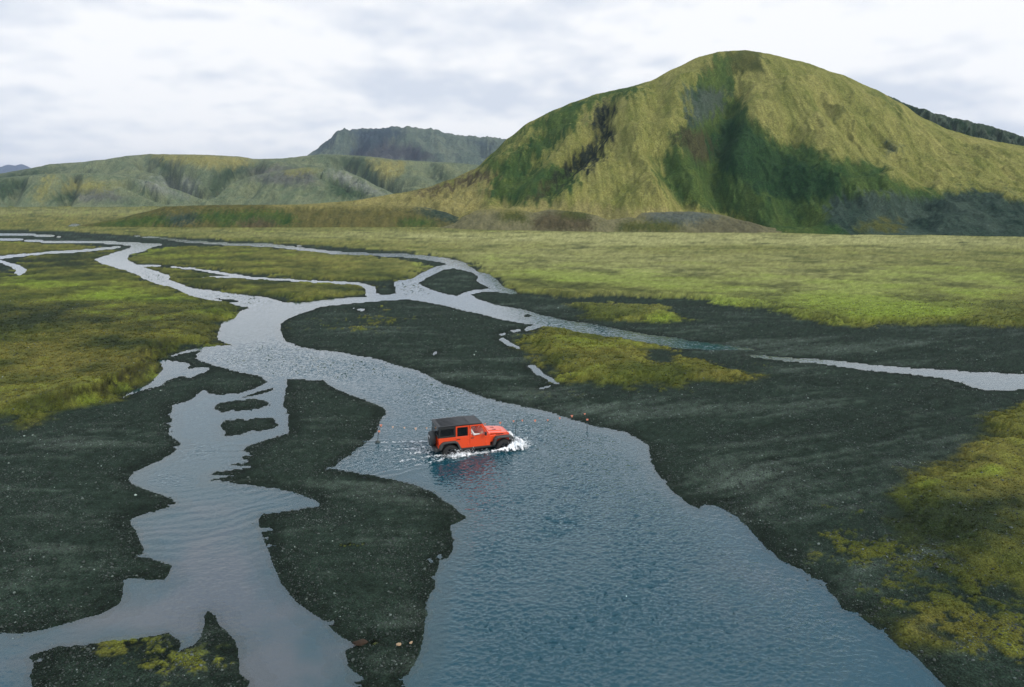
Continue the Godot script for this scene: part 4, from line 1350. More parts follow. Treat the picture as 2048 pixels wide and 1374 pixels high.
	prism(st, [-2.14, 1.80, 0.30, 1.80, 0.33, 1.825, 0.26, 1.86, -0.6, 1.885, -2.06, 1.865, -2.15, 1.83], -0.78, 0.78, 0.035)
	var top := part(st, "roof", hard, root)
	for k in 6:
		st = tool()
		box(st, Vector3(-1.15, 1.884, -0.55 + 0.22 * k), Vector3(1.6, 0.014, 0.05), 0.005)
		part(st, "rib", hard, top)
	for s in [-1, 1]:
		st = tool()
		var za := 0.735 if s > 0 else -0.785
		var zb := 0.785 if s > 0 else -0.735
		prism(st, [-2.12, 1.24, -1.185, 1.24, -1.185, 1.33, -2.10, 1.33], za, zb, 0.01)
		prism(st, [-2.10, 1.70, -1.185, 1.70, -1.185, 1.80, -2.09, 1.80], za, zb, 0.01)
		prism(st, [-2.12, 1.32, -2.02, 1.32, -1.99, 1.71, -2.09, 1.71], za, zb, 0.01)
		prism(st, [-1.27, 1.32, -1.185, 1.32, -1.185, 1.71, -1.27, 1.71], za, zb, 0.01)
		var quarter := part(st, "quarter_panel", black, top)
		st = tool()
		prism(st, [-2.03, 1.32, -1.26, 1.32, -1.26, 1.71, -2.0, 1.71], 0.765 * s - 0.003, 0.765 * s + 0.003)
		part(st, "window", dark_glass, quarter)
	st = tool()
	prism(st, [-2.13, 1.24, -2.08, 1.24, -2.05, 1.80, -2.10, 1.80], -0.74, 0.74, 0.01)
	var gate := part(st, "tailgate_glass", dark_glass, top)
	st = tool()
	box(st, Vector3(-2.11, 1.30, 0.0), Vector3(0.05, 0.14, 1.5), 0.01)
	part(st, "tailgate_frame", black, gate)
	# windscreen
	st = tool()
	for s in [-1, 1]:
		prism(st, [0.60, 1.23, 0.68, 1.24, 0.35, 1.80, 0.28, 1.80], 0.70 * s - 0.05, 0.70 * s + 0.05, 0.012)
	prism(st, [0.28, 1.75, 0.37, 1.75, 0.34, 1.81, 0.26, 1.81], -0.66, 0.66, 0.01)
	var screen := part(st, "windscreen_frame", red, root)
	st = tool()
	prism(st, [0.635, 1.24, 0.645, 1.24, 0.325, 1.77, 0.315, 1.77], -0.66, 0.66)
	part(st, "windscreen", glass, screen)
	# cabin
	st = tool()
	box(st, Vector3(0.42, 1.10, 0), Vector3(0.34, 0.26, 1.44), 0.04)
	part(st, "dashboard", cloth, root)
	st = tool()
	tube(st, range(25).map(func(k: int) -> Vector3: return Vector3(0.14 + 0.07 * cos(TAU * k / 24.0), 1.20 + 0.17 * cos(TAU * k / 24.0), -0.38 + 0.185 * sin(TAU * k / 24.0))), [0.014], 6)
	tube(st, [Vector3(0.14, 1.20, -0.38), Vector3(0.36, 1.10, -0.38)], [0.03], 6)
	part(st, "steering_wheel", black, root)
	for q in [[-0.28, -0.38], [-0.28, 0.38], [-1.12, -0.36], [-1.12, 0.36]]:
		st = tool()
		box(st, Vector3(q[0], 1.02, q[1]), Vector3(0.50, 0.14, 0.48), 0.05)
		prism(st, [q[0] - 0.22, 0.98, q[0] - 0.10, 1.0, q[0] - 0.22, 1.50, q[0] - 0.32, 1.49], q[1] - 0.23, q[1] + 0.23, 0.04)
		box(st, Vector3(q[0] - 0.29, 1.57, q[1]), Vector3(0.09, 0.14, 0.24), 0.03)
		part(st, "seat", cloth, root)
	# wheels
	var tyre := tool()
	lathe(tyre, [0.225, -0.13, 0.34, -0.14, 0.385, -0.125, 0.41, -0.09, 0.415, 0.0, 0.41, 0.09, 0.385, 0.125, 0.34, 0.14, 0.225, 0.13], 40, Transform3D())
	for k in 30:
		for s in [-1, 1]:
			var a: float = TAU * (k + 0.25 * s) / 30.0
			var fr := Transform3D(Basis(Vector3.BACK, a), Vector3(cos(a), sin(a), 0) * 0.415 + Vector3(0, 0, 0.07 * s))
			var c := []
			for e in [Vector3(0.012, -0.026, -0.05), Vector3(0.012, 0.026, -0.05), Vector3(0.012, 0.026, 0.05), Vector3(0.012, -0.026, 0.05)]: c.append(fr * e)
			var d := []
			for e in [Vector3(-0.02, -0.03, -0.055), Vector3(-0.02, 0.03, -0.055), Vector3(-0.02, 0.03, 0.055), Vector3(-0.02, -0.03, 0.055)]: d.append(fr * e)
			quad(tyre, c[0], c[1], c[2], c[3], fr.basis.x)
			for e in 4:
				var g := (e + 1) % 4
				quad(tyre, c[e], c[g], d[g], d[e], c[e] + c[g] - d[e] - d[g] + (c[e] + c[g] - c[(e + 2) % 4] - c[(e + 3) % 4]))
	var tyre_mesh := tyre.commit()
	var rim := tool()
	lathe(rim, [0.235, -0.12, 0.23, 0.10, 0.215, 0.105, 0.20, 0.04, 0.19, -0.10], 28, Transform3D())
	for k in 5:
		var a := TAU * k / 5.0
		var b := Basis(Vector3.BACK, a)
		prism(rim, [0.03, -0.035, 0.215, -0.03, 0.215, 0.03, 0.03, 0.035], 0.02, 0.075, 0.008, func(p: Vector3) -> Vector3: return b * p)
	lathe(rim, [0.065, 0.0, 0.06, 0.085, 0.0, 0.09], 16, Transform3D())
	var rim_mesh := rim.commit()
	for q in [[-1.5, -0.78], [-1.5, 0.78], [1.5, -0.78], [1.5, 0.78]]:
		var w := Node3D.new()
		w.name = "wheel"
		root.add_child(w, true)
		w.position = Vector3(q[0], 0.415, q[1])
		if q[1] < 0: w.rotation.y = PI
		put("tyre", tyre_mesh, rubber, w)
		put("rim", rim_mesh, steel, w)
	# spare in its cover
	var spare := Node3D.new()
	spare.name = "spare_wheel"
	root.add_child(spare, true)
	spare.position = Vector3(-2.14, 1.03, 0.0)
	st = tool()
	lathe(st, [0.0, 0.0, 0.30, 0.0, 0.38, 0.03, 0.405, 0.08, 0.41, 0.20, 0.395, 0.27, 0.36, 0.295, 0.0, 0.305], 40, Transform3D(Basis(Vector3.UP, -PI / 2), Vector3.ZERO))
	part(st, "cover", trim, spare)
	var tm := TextMesh.new()
	tm.text = "Jeep"
	tm.font_size = 16
	tm.pixel_size = 0.013
	tm.depth = 0.006
	var logo := put("lettering", tm, white, spare)
	logo.position = Vector3(-0.308, 0.17, 0.0)
	logo.rotation.y = -PI / 2
	build_passenger(root)

func build_passenger(car: Node3D) -> void:
	var sk := Color(0.42, 0.24, 0.17)
	var sh := Color(0.70, 0.70, 0.68)
	var tr := Color(0.03, 0.035, 0.05)
	var v := PackedVector3Array()
	var n := PackedVector3Array()
	var c := PackedColorArray()
	var i := PackedInt32Array()
	var hip := Vector3(-0.30, 1.16, 0.38)
	var chest := Vector3(-0.32, 1.40, 0.40)
	var neck := Vector3(-0.30, 1.51, 0.41)
	var head := Vector3(-0.26, 1.625, 0.43)
	var sR := Vector3(-0.26, 1.42, 0.60)
	var sL := Vector3(-0.32, 1.42, 0.20)
	var elR := Vector3(-0.17, 1.285, 0.83)
	var wrR := Vector3(0.11, 1.305, 0.86)
	# body, left arm in the lap, legs forward, right arm out of the window along the sill
	skin(v, n, c, i, [
		[hip, Vector3(-0.31, 1.27, 0.39), 0.15, 0.135, sh], [Vector3(-0.31, 1.27, 0.39), chest, 0.135, 0.145, sh], [sL + Vector3(0, -0.02, 0.04), sR + Vector3(0, -0.02, -0.04), 0.075, 0.075, sh],
		[neck + Vector3(0, -0.06, 0), head + Vector3(0, -0.05, 0), 0.055, 0.055, sk],
		[sR, elR, 0.062, 0.050, sh], [elR, wrR, 0.050, 0.034, sh],
		[sL, Vector3(-0.22, 1.22, 0.14), 0.062, 0.05, sh], [Vector3(-0.22, 1.22, 0.14), Vector3(0.0, 1.20, 0.28), 0.05, 0.034, sh], [Vector3(0.0, 1.20, 0.28), Vector3(0.09, 1.185, 0.32), 0.036, 0.022, sk],
		[hip + Vector3(0.02, -0.01, 0.09), Vector3(0.16, 1.17, 0.50), 0.095, 0.065, tr], [hip + Vector3(0.02, -0.01, -0.09), Vector3(0.16, 1.17, 0.27), 0.095, 0.065, tr],
		[Vector3(0.16, 1.17, 0.50), Vector3(0.22, 0.84, 0.50), 0.062, 0.042, tr], [Vector3(0.16, 1.17, 0.27), Vector3(0.22, 0.84, 0.27), 0.062, 0.042, tr],
	], 0.02, 0.03)
	# head with jaw, nose, ears and brow
	skin(v, n, c, i, [
		[head + Vector3(-0.015, 0.02, 0), head + Vector3(0.01, 0.015, 0.0), 0.088, 0.084, sk], [head + Vector3(0.01, -0.03, 0), head + Vector3(0.055, -0.085, 0.005), 0.07, 0.036, sk],
		[head + Vector3(0.088, 0.005, 0.005), head + Vector3(0.112, -0.03, 0.006), 0.008, 0.014, sk], [head + Vector3(0.085, 0.028, -0.035), head + Vector3(0.088, 0.028, 0.04), 0.012, 0.012, sk],
		[head + Vector3(0.0, 0.01, 0.086), head + Vector3(-0.01, -0.03, 0.086), 0.014, 0.010, sk], [head + Vector3(0.0, 0.01, -0.086), head + Vector3(-0.01, -0.03, -0.086), 0.014, 0.010, sk],
		[head + Vector3(0.086, -0.062, -0.02), head + Vector3(0.086, -0.062, 0.024), 0.011, 0.011, Color(0.32, 0.12, 0.10)],
	], 0.008, 0.012)
	# right hand: palm, four fingers hooked over the pillar, thumb
	var hand := [[wrR, Vector3(0.20, 1.335, 0.865), 0.030, 0.034, sk], [Vector3(0.19, 1.33, 0.85), Vector3(0.215, 1.35, 0.88), 0.030, 0.028, sk]]
	for k in 4:
		var o := Vector3(0.004 * k, 0.020 - 0.017 * k, 0.012 * (k - 1.5))
		var a := Vector3(0.215, 1.36, 0.87) + o
		var b := a + Vector3(0.050 - 0.004 * absf(k - 1.0), 0.028, 0.002)
		var d := b + Vector3(0.026, 0.006, -0.026 + 0.003 * k)
		hand += [[a, b, 0.011, 0.010, sk], [b, d, 0.010, 0.009, sk], [d, d + Vector3(0.004, -0.008, -0.02), 0.009, 0.008, sk]]
	hand += [[Vector3(0.165, 1.345, 0.84), Vector3(0.205, 1.385, 0.835), 0.014, 0.012, sk], [Vector3(0.205, 1.385, 0.835), Vector3(0.24, 1.40, 0.835), 0.011, 0.009, sk]]
	skin(v, n, c, i, hand, 0.005, 0.007)
	var m := mat(Color(1, 1, 1), 0.75)
	m.vertex_color_use_as_albedo = true
	var p := Node3D.new()
	p.name = "person"
	add_child(p, true)
	p.transform = car.transform
	put("body", array_mesh(v, n, c, i), m, p)
	tag(p, "passenger in a white shirt resting one arm out of the car window", "person")
	var hv := PackedVector3Array()
	var hn := PackedVector3Array()
	var hc := PackedColorArray()
	var hi := PackedInt32Array()
	var dk := Color(0.02, 0.014, 0.01)
	skin(hv, hn, hc, hi, [[head + Vector3(-0.035, 0.045, 0), head + Vector3(0.02, 0.065, 0), 0.088, 0.072, dk], [head + Vector3(-0.05, 0.03, 0.03), head + Vector3(-0.055, -0.06, 0.03), 0.065, 0.05, dk], [head + Vector3(-0.05, 0.03, -0.03), head + Vector3(-0.055, -0.06, -0.03), 0.065, 0.05, dk]], 0.012, 0.014)
	put("hair", array_mesh(hv, hn, hc, hi), m, p)

# ---------------------------------------------------------------- foam and spray thrown up by the car
func build_foam() -> void:
	var white := mat(Color(0.86, 0.90, 0.93), 0.55)
	var thin := mat(Color(0.86, 0.90, 0.93), 0.6)
	thin.transparency = BaseMaterial3D.TRANSPARENCY_ALPHA
	thin.albedo_color.a = 0.5
	var rag := noise(301, 2.2, 4)
	var fine := noise(303, 6.0, 3)
	var rng := RandomNumberGenerator.new()
	rng.seed = 77
	var v := PackedVector3Array()
	var idx := PackedInt32Array()
	# ridges of broken water in the car's axes: [x, side, height, half width]
	var ridges := [
		[[2.72, 0.78, .06, .16], [2.55, 0.92, .26, .30], [2.30, 1.02, .40, .36], [2.0, 1.10, .34, .36], [1.65, 1.16, .20, .32], [1.25, 1.20, .11, .26], [0.7, 1.16, .06, .16], [0.1, 1.14, .055, .15], [-0.5, 1.15, .09, .2], [-0.95, 1.18, .19, .28], [-1.3, 1.22, .13, .28], [-1.8, 1.32, .06, .20], [-2.6, 1.52, .035, .12], [-3.6, 1.80, .025, .10], [-4.8, 2.10, .015, .08]],
		[[2.72, -0.78, .06, .16], [2.5, -0.95, .28, .3], [2.1, -1.1, .3, .3], [1.5, -1.2, .12, .25], [0.5, -1.3, .06, .2], [-1.0, -1.3, .14, .25], [-2.0, -1.6, .05, .22], [-3.5, -2.1, .03, .2], [-5.0, -2.6, .02, .16]],
		[[2.62, -0.85, .10, .2], [2.70, -0.4, .14, .22], [2.72, 0.0, .15, .22], [2.70, 0.4, .14, .22], [2.66, 0.85, .12, .22]],
		[[-1.9, 0.9, .09, .22], [-2.6, 0.7, .05, .18], [-3.4, 0.8, .03, .12], [-4.6, 0.9, .02, .1]],
		[[-1.9, -0.9, .10, .22], [-2.7, -0.7, .06, .2], [-3.6, -0.9, .035, .15], [-5.0, -1.1, .02, .1]],
		[[-2.5, 0.1, .05, .22], [-3.4, -0.2, .03, .14], [-4.4, 0.1, .02, .1]],
	]
	var turn := Basis(Vector3.UP, jeep_turn)
	var origin := Vector3(jeep_at.x, 0, jeep_at.z)
	for r: Array in ridges:
		var length := 0.0
		for k in r.size() - 1: length += Vector2(r[k][0] - r[k + 1][0], r[k][1] - r[k + 1][1]).length()
		var ns := int(length / 0.035)
		var nw := 22
		var first := v.size()
		var keep := PackedByteArray()
		for s in ns:
			var f := float(s) / (ns - 1) * (r.size() - 1)
			var k := mini(int(f), r.size() - 2)
			var t := f - k
			var a := Vector4(r[k][0], r[k][1], r[k][2], r[k][3]).lerp(Vector4(r[k + 1][0], r[k + 1][1], r[k + 1][2], r[k + 1][3]), t)
			var dir := Vector2(r[k + 1][0] - r[k][0], r[k + 1][1] - r[k][1]).normalized()
			for w in nw:
				var q := (w / (nw - 1.0)) * 2.0 - 1.0
				var lx := a.x - dir.y * q * a.w
				var lz := a.y + dir.x * q * a.w
				var nn := rag.get_noise_2d(lx, lz)
				var nf := fine.get_noise_2d(lx, lz)
				var hump := (1.0 - q * q)
				var y := a.z * (hump * (0.75 + 0.8 * nn + 0.5 * nf)) + 0.012
				var p := origin + turn * Vector3(lx, 0, lz)
				y += wave_height(p.x, p.z, 0.5)
				v.append(Vector3(p.x + nf * 0.03, y, p.z + nn * 0.03))
				keep.append(1 if hump * 0.8 + nn * 1.3 + nf * 0.8 + minf(a.z * 2.6, 0.5) > 0.78 else 0)
		for s in ns - 1:
			for w in nw - 1:
				var k := s * nw + w
				if keep[k] + keep[k + 1] + keep[k + nw] + keep[k + nw + 1] < 4: continue
				idx.append_array([first + k, first + k + 1, first + k + nw, first + k + 1, first + k + nw + 1, first + k + nw])
	var st := tool()
	var st2 := tool()
	for k in range(0, idx.size(), 3):
		var high := maxf(v[idx[k]].y, maxf(v[idx[k + 1]].y, v[idx[k + 2]].y)) > 0.10
		tri(st if high else st2, v[idx[k]], v[idx[k + 1]], v[idx[k + 2]], Vector3.UP)
	st.index()
	st2.index()
	var foam := put("foam", st.commit(), white)
	put("thin_foam", st2.commit(), thin, foam)
	tag(foam, "white foam and wake streaks breaking around the fording car", "foam", "", "stuff")
	# drops in the air
	var drop := SphereMesh.new()
	drop.radius = 1.0
	drop.height = 2.0
	drop.radial_segments = 7
	drop.rings = 4
	var mm := MultiMesh.new()
	mm.transform_format = MultiMesh.TRANSFORM_3D
	mm.mesh = drop
	var list := []
	for k in 1500:
		var at := Vector3(2.35 + rng.randfn(0, 0.26), 0.0, 1.02 + rng.randfn(0, 0.16))
		var h := absf(rng.randfn(0, 0.24))
		if k > 700:
			at = Vector3(-1.0 + rng.randfn(0, 0.35), 0, 1.18 + rng.randfn(0, 0.12))
			h = absf(rng.randfn(0, 0.13))
		if k > 1100:
			at = Vector3(rng.randf_range(-2.6, 2.2), 0, 1.15 + rng.randfn(0, 0.12))
			h = absf(rng.randfn(0, 0.06))
		var p := origin + turn * at
		p.y = 0.02 + h
		list.append(Transform3D(Basis.from_scale(Vector3(1, rng.randf_range(0.6, 1.3), 1) * rng.randf_range(0.006, 0.022)), p))
	mm.instance_count = list.size()
	for k in list.size(): mm.set_instance_transform(k, list[k])
	var spray := MultiMeshInstance3D.new()
	spray.name = "spray"
	spray.multimesh = mm
	spray.material_override = white
	add_child(spray)
	tag(spray, "fine white spray of drops above the car's bow wave", "spray", "", "stuff")

# ---------------------------------------------------------------- marker line, poles
func build_markers() -> void:
	var wood := mat(Color(0.035, 0.05, 0.05), 0.7)
	var orange := mat(Color(0.72, 0.26, 0.16), 0.6)
	var pale := mat(Color(0.75, 0.52, 0.40), 0.6)
	var cord := mat(Color(0.10, 0.13, 0.12), 0.8)
	var ends := [[755.0, 885.0, 762.0, 849.0], [1030.4, 867.5, 1033.0, 838.5], [1175.0, 860.0, 1169.5, 826.5]]
	var tops := []
	var words := ["thin dark marker pole with a stone foot beside the gravel spit", "thin bare marker pole standing midstream ahead of the car", "thin bent marker pole by the far gravel bank"]
	for k in 3:
		var e: Array = ends[k]
		var b := ground_at(e[0], e[1])
		var zt := -b.z
		var t := at_depth(e[2], e[3], zt)
		var root := base("marker_pole", b)
		tag(root, words[k], "pole", "poles that carry the marker line")
		var st := tool()
		var m: Vector3 = (t - b) * 0.6 + Vector3(-0.06 if k == 0 else 0.05 if k == 2 else 0.0, 0, 0)
		tube(st, [Vector3(0, -0.4, 0), m * 0.5, m, t - b], [0.02, 0.018, 0.016, 0.014], 6)
		part(st, "shaft", wood, root)
		if k == 0:
			st = tool()
			lathe(st, [0.0, 0.13, 0.08, 0.11, 0.13, 0.04, 0.15, -0.06, 0.10, -0.12], 9, Transform3D(Basis(Vector3.RIGHT, -PI / 2), Vector3.ZERO))
			part(st, "foot", wood, root)
		if k != 1:
			st = tool()
			box(st, m + Vector3(0.03, 0.02, 0), Vector3(0.12, 0.10, 0.05), 0.02)
			part(st, "band", orange, root)
		tops.append(t)
	# the line sags behind the car; small pennants hang from it
	var root := base("marker_line", tops[0])
	tag(root, "sagging line of small orange pennants strung across the river", "marker line")
	var pix := [762,849, 785.5,852.6, 808.6,854.1, 831.2,855.5, 853.1,855, 880,853.5, 910,851.5, 940,849, 970,846.5, 1000.3,844, 1027,841, 1044.6,839.6, 1070,839.5, 1095.4,838.9, 1119.4,835.1, 1143.7,830.3, 1169.5,826.5]
	var pts := []
	for k in pix.size() / 2:
		var f: float = (pix[k * 2] - 762.0) / (1169.5 - 762.0)
		var depth: float = lerpf(-tops[0].z, -tops[2].z, f)
		pts.append(at_depth(pix[k * 2], pix[k * 2 + 1], depth) - tops[0])
	var st := tool()
	tube(st, pts, [0.006], 5)
	part(st, "rope", cord, root)
	for k in pts.size():
		st = tool()
		var s := 0.055 if k % 3 else 0.075
		var p: Vector3 = pts[k] + Vector3(0, -0.02, 0)
		prism(st, [p.x - s, p.y + 0.02, p.x + s, p.y + 0.02, p.x + s * 0.25, p.y - s * 1.6, p.x - s * 0.2, p.y - s * 1.5], p.z - 0.02, p.z + 0.02, 0.008)
		part(st, "pennant", pale if k in [1, 2, 3, 4] else orange, root)
	# power poles on the far plain
	var grey := mat(Color(0.10, 0.10, 0.09), 0.8)
	var i := 0
	for e: Array in [[180.0, 411.0, 21.0, "tall utility pole standing below the pale gullied hillside"], [581.5, 406.5, 17.0, "far utility pole beyond the low dark terrace"]]:
		var b := ground_at(e[0], e[1])
		var h: float = at_depth(e[0], e[1] - e[2], -b.z).y
		var pole := base("utility_pole", b, 0.3)
		tag(pole, e[3], "utility pole", "poles of the power line across the plain")
		st = tool()
		tube(st, [Vector3(0, -0.6, 0), Vector3(0, h, 0)], [0.30, 0.20], 8)
		part(st, "pole", grey, pole)
		st = tool()
		box(st, Vector3(0, h - 0.9, 0), Vector3(3.4, 0.24, 0.24), 0.03)
		part(st, "crossarm", grey, pole)
		for q in [-1.5, 0.0, 1.5]:
			st = tool()
			lathe(st, [0.10, 0.0, 0.13, 0.15, 0.08, 0.3, 0.0, 0.36], 8, Transform3D(Basis(Vector3.RIGHT, -PI / 2), Vector3(q, h - 0.78, 0)))
			part(st, "insulator", mat(Color(0.5, 0.5, 0.48), 0.4), pole)
		i += 1

# ---------------------------------------------------------------- stones and grass
func stone_mesh(seed_: int) -> ArrayMesh:
	var n := noise(seed_, 0.9, 2)
	var sph := SphereMesh.new()
	sph.radius = 1.0
	sph.height = 2.0
	sph.radial_segments = 7
	sph.rings = 4
	var a: Array = sph.get_mesh_arrays()
	var v: PackedVector3Array = a[Mesh.ARRAY_VERTEX]
	var idx: PackedInt32Array = a[Mesh.ARRAY_INDEX]
	for k in v.size():
		v[k] *= 1.0 + 0.45 * n.get_noise_3dv(v[k] * 1.2)
		v[k].y *= 0.62
	var st := tool()
	for k in range(0, idx.size(), 3): tri(st, v[idx[k]], v[idx[k + 1]], v[idx[k + 2]], v[idx[k]] + v[idx[k + 1]] + v[idx[k + 2]])
	return st.commit()

func tuft_mesh(seed_: int, blades: int) -> ArrayMesh:
	var rng := RandomNumberGenerator.new()
	rng.seed = seed_
	var st := tool()
	for k in blades:
		var a := rng.randf() * TAU
		var r := sqrt(rng.randf()) * 0.55
		var foot := Vector3(cos(a) * r, -0.08, sin(a) * r)
		var lean := Vector3(cos(a), 0, sin(a)) * rng.randf_range(0.15, 0.7) + Vector3(rng.randfn(0, 0.15), 0, rng.randfn(0, 0.15))
		var h := rng.randf_range(0.35, 1.0)
		var side := Vector3(-sin(a + rng.randfn(0, 0.6)), 0, cos(a)).normalized() * rng.randf_range(0.05, 0.10)
		var mid := foot + Vector3(0, h * 0.6, 0) + lean * 0.35 * h
		var tip := foot + Vector3(0, h * 0.9, 0) + lean * h
		var n := (Vector3.UP * 1.4 + Vector3(cos(a), 0, sin(a))).normalized()
		for p: Array in [[foot - side, foot + side, mid + side * 0.7], [foot - side, mid + side * 0.7, mid - side * 0.7], [mid - side * 0.7, mid + side * 0.7, tip]]:
			for q: Vector3 in p:
				st.set_normal(n)
				st.add_vertex(q)
	return st.commit()

func scatter(called: String, mesh: Mesh, m: Material, list: Array, label: String, category: String) -> void:
	var mm := MultiMesh.new()
	mm.transform_format = MultiMesh.TRANSFORM_3D
	mm.use_colors = true
	mm.mesh = mesh
	mm.instance_count = list.size() / 2
	for k in list.size() / 2:
		mm.set_instance_transform(k, list[k * 2])
		mm.set_instance_color(k, list[k * 2 + 1])
	var o := MultiMeshInstance3D.new()
	o.name = called
	o.multimesh = mm
	o.material_override = m
	add_child(o, true)
	tag(o, label, category, category + " on the river flats", "stuff")

func build_scatter() -> void:
	var patch := noise(401, 0.25, 3)
	var clump := noise(403, 1.1, 2)
	# stones, strip by strip over the gravel
	var strips := 76
	var got := []
	got.resize(strips)
	in_rows(strips, func(s: int) -> void:
		var rng := RandomNumberGenerator.new()
		rng.seed = 5000 + s
		var near := 16.5 + s
		var width := near * 1.52 + 4.0
		var density := 210.0 * minf(1.0, pow(30.0 / near, 1.7))
		var out := []
		for k in int(width * density):
			var z := -(near + rng.randf())
			var x := rng.randf_range(-0.5, 0.5) * width
			var roll := rng.randf()
			var px := pixel_of(x, 0, z)
			var dw := field_at(sd_w, px.x, px.y)
			if dw < -0.35: continue
			var dv := field_at(sd_v, px.x, px.y)
			if dv < 0.1 and roll > 0.12: continue
			var pn := patch.get_noise_2d(x, z)
			var pg := field_at(pale_gravel, px.x, px.y)
			if roll > 0.27 + 0.6 * pn + pg * 1.0: continue
			if dw < 0.05 and rng.randf() > 0.5: continue
			var size := 0.0118 / pow(rng.randf() + 0.012, 0.38) * (0.75 + near * 0.010)
			size = minf(size, 0.07)
			var y := field_at(gy, px.x, px.y)
			var b := Basis.from_euler(Vector3(rng.randfn(0, 0.3), rng.randf() * TAU, rng.randfn(0, 0.3))).scaled_local(Vector3(rng.randf_range(0.8, 1.3), 1, 1) * size)
			var tone := rng.randf_range(0.03, 0.08)
			if rng.randf() < 0.12 + 0.22 * pg: tone = rng.randf_range(0.06, 0.17)
			if rng.randf() < 0.005: tone = rng.randf_range(0.25, 0.45)
			out.append(Transform3D(b, Vector3(x, y + size * 0.2, z)))
			out.append(Color(tone * 0.82, tone * 1.04, tone * 0.95))
		got[s] = out)
	var lists := [[], [], []]
	for s in strips: lists[s % 3] += got[s]
	var sm := mat(Color(1, 1, 1), 0.8, 0.0, 0.3)
	sm.vertex_color_use_as_albedo = true
	for k in 3: scatter("pebbles", stone_mesh(500 + k), sm, lists[k], "loose grey pebbles scattered over the black gravel bars", "pebbles")
	print("pebbles ", (lists[0].size() + lists[1].size() + lists[2].size()) / 2, " ", Time.get_ticks_msec())
	# grass and moss tufts
	strips = 100
	got = []
	got.resize(strips)
	in_rows(strips, func(s: int) -> void:
		var rng := RandomNumberGenerator.new()
		rng.seed = 9000 + s
		var near := 17.0 + s
		var width := near * 1.52 + 4.0
		var density := 40.0 * minf(1.0, pow(42.0 / near, 2.0)) * (1.0 - ss(60.0, 115.0, near))
		var grow := clampf(near / 45.0, 0.75, 1.5)
		var out := []
		for k in int(width * density):
			var z := -(near + rng.randf())
			var x := rng.randf_range(-0.5, 0.5) * width
			var px := pixel_of(x, 0, z)
			if px.x < U0 + 5 or px.x > 2360 or px.y < 410 or px.y > 1500: continue
			var dw := field_at(sd_w, px.x, px.y)
			if dw < 0.15: continue
			var g := veg_at(px.x, px.y)
			if g.a < rng.randf() * 0.9 + 0.1: continue
			if clump.get_noise_2d(x, z) < rng.randf_range(-0.7, 0.25): continue
			var h := rng.randf_range(0.04, 0.10) * grow
			var b := Basis(Vector3.UP, rng.randf() * TAU).scaled_local(Vector3(1.25, rng.randf_range(0.6, 1.0), 1.25) * h)
			var f := rng.randf_range(1.0, 2.0)
			out.append(Transform3D(b, Vector3(x, field_at(gy, px.x, px.y), z)))
			out.append(Color(g.r * f * rng.randf_range(0.95, 1.2), g.g * f, g.b * f))
		got[s] = out)
	lists = [[], []]
	for s in strips: lists[s % 2] += got[s]
	var gm := mat(Color(1, 1, 1), 0.9, 0.0, 0.2)
	gm.vertex_color_use_as_albedo = true
	gm.backlight_enabled = true
	gm.backlight = Color(0.35, 0.35, 0.2)
	for k in 2: scatter("grass", tuft_mesh(600 + k, 16), gm, lists[k], "short moss and grass tufts covering the flats beside the river", "grass")
	print("grass ", (lists[0].size() + lists[1].size()) / 2, " ", Time.get_ticks_msec())

var ground_colors: PackedColorArray
func veg_at(u: float, v: float) -> Color:
	var i := clampi(int((u - U0) / STEP + 0.5), 0, cols - 1)
	var j := clampi(int((v - vrow[far_rows]) / STEP + 0.5) + far_rows, 0, vrow.size() - 1)
	return ground_colors[j * cols + i]

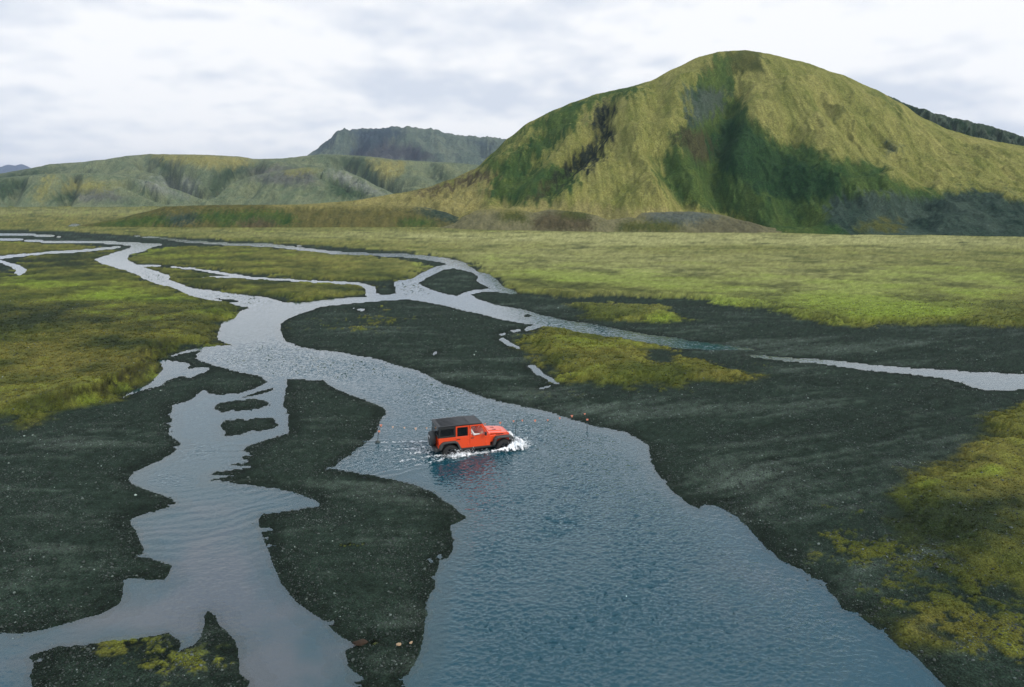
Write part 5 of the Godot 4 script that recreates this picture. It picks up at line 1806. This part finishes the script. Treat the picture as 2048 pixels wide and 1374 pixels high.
func build_bits() -> void:
	# a clod of dark turf with a sprig beside it, two tan stones and a low plant on the middle spit; a pale boulder on the hill
	var clod := base("turf_clod", ground_at(722, 1288, 0.03))
	tag(clod, "dark brown clod of turf at the tip of the gravel spit", "turf clod")
	var c := put("clod", stone_mesh(711), mat(Color(0.03, 0.018, 0.01), 0.95), clod)
	c.transform = Transform3D(Basis(Vector3.UP, 0.2).scaled_local(Vector3(0.24, 0.13, 0.12)), Vector3(0, 0.05, 0))
	var leafy := mat(Color(0.09, 0.12, 0.03), 0.9)
	var t := put("sprig", tuft_mesh(712, 40), leafy, clod)
	t.transform = Transform3D(Basis.from_scale(Vector3(0.22, 0.10, 0.16)), Vector3(0.42, 0.02, -0.02))
	var k := 0
	for q in [[798, 1294, 0.07, "larger tan stone lying near the end of the gravel spit"], [822, 1289, 0.055, "smaller tan stone lying near the end of the gravel spit"]]:
		var s := put("tan_stone", stone_mesh(720 + k), mat(Color(0.36, 0.26, 0.16), 0.85))
		var p := ground_at(q[0], q[1])
		var y := field_at(gy, q[0], q[1])
		s.transform = Transform3D(Basis(Vector3.UP, k * 1.3).scaled_local(Vector3(1.3, 0.8, 0.9) * q[2]), Vector3(p.x, y + 0.03, p.z))
		tag(s, q[3], "stone", "tan stones on the spit")
		k += 1
	var plant := base("low_plant", Vector3(0, 0, 0))
	var pp := ground_at(703, 1096)
	plant.position = Vector3(pp.x, field_at(gy, 703, 1096), pp.z)
	tag(plant, "small low green plant growing alone on the gravel spit", "plant")
	for e in 6:
		var l := put("leaf_clump", tuft_mesh(730 + e, 40), leafy, plant)
		l.transform = Transform3D(Basis(Vector3.UP, e * 1.1).scaled_local(Vector3.ONE * (0.10 + 0.02 * (e % 3))), Vector3(-0.42 + 0.17 * e, 0.0, 0.06 * sin(e * 2.0)))

func _ready() -> void:
	# camera
	var cam := Camera3D.new()
	cam.name = "camera"
	cam.fov = rad_to_deg(2.0 * atan(687.0 / FOCAL))
	cam.position = Vector3(0, EYE, 0)
	cam.rotation.x = -pitch
	cam.near = 0.1
	cam.far = 40000.0
	add_child(cam)
	# sky, air and exposure
	var env := Environment.new()
	env.background_mode = Environment.BG_SKY
	var sky := Sky.new()
	sky.sky_material = make_sky()
	env.sky = sky
	env.background_energy_multiplier = 1.0
	env.tonemap_mode = Environment.TONE_MAPPER_LINEAR
	env.tonemap_exposure = 1.36
	env.fog_enabled = true
	env.fog_density = 0.00008
	env.fog_light_color = Color(0.80, 0.88, 1.0)
	env.sdfgi_enabled = true
	env.ssao_enabled = true
	env.ssil_enabled = true
	var we := WorldEnvironment.new()
	we.name = "environment"
	we.environment = env
	add_child(we)
	# sun, veiled by cloud
	var sun := DirectionalLight3D.new()
	sun.name = "sun"
	sun.light_energy = 0.5
	sun.light_angular_distance = 10.0
	sun.light_color = Color(1.0, 0.96, 0.90)
	sun.shadow_enabled = true
	sun.rotation = Vector3(deg_to_rad(-38), deg_to_rad(62), 0)
	add_child(sun)
	print("sky ", Time.get_ticks_msec())
	build_ground()
	build_water()
	build_hills()
	build_car()
	build_foam()
	build_markers()
	build_bits()
	build_scatter()
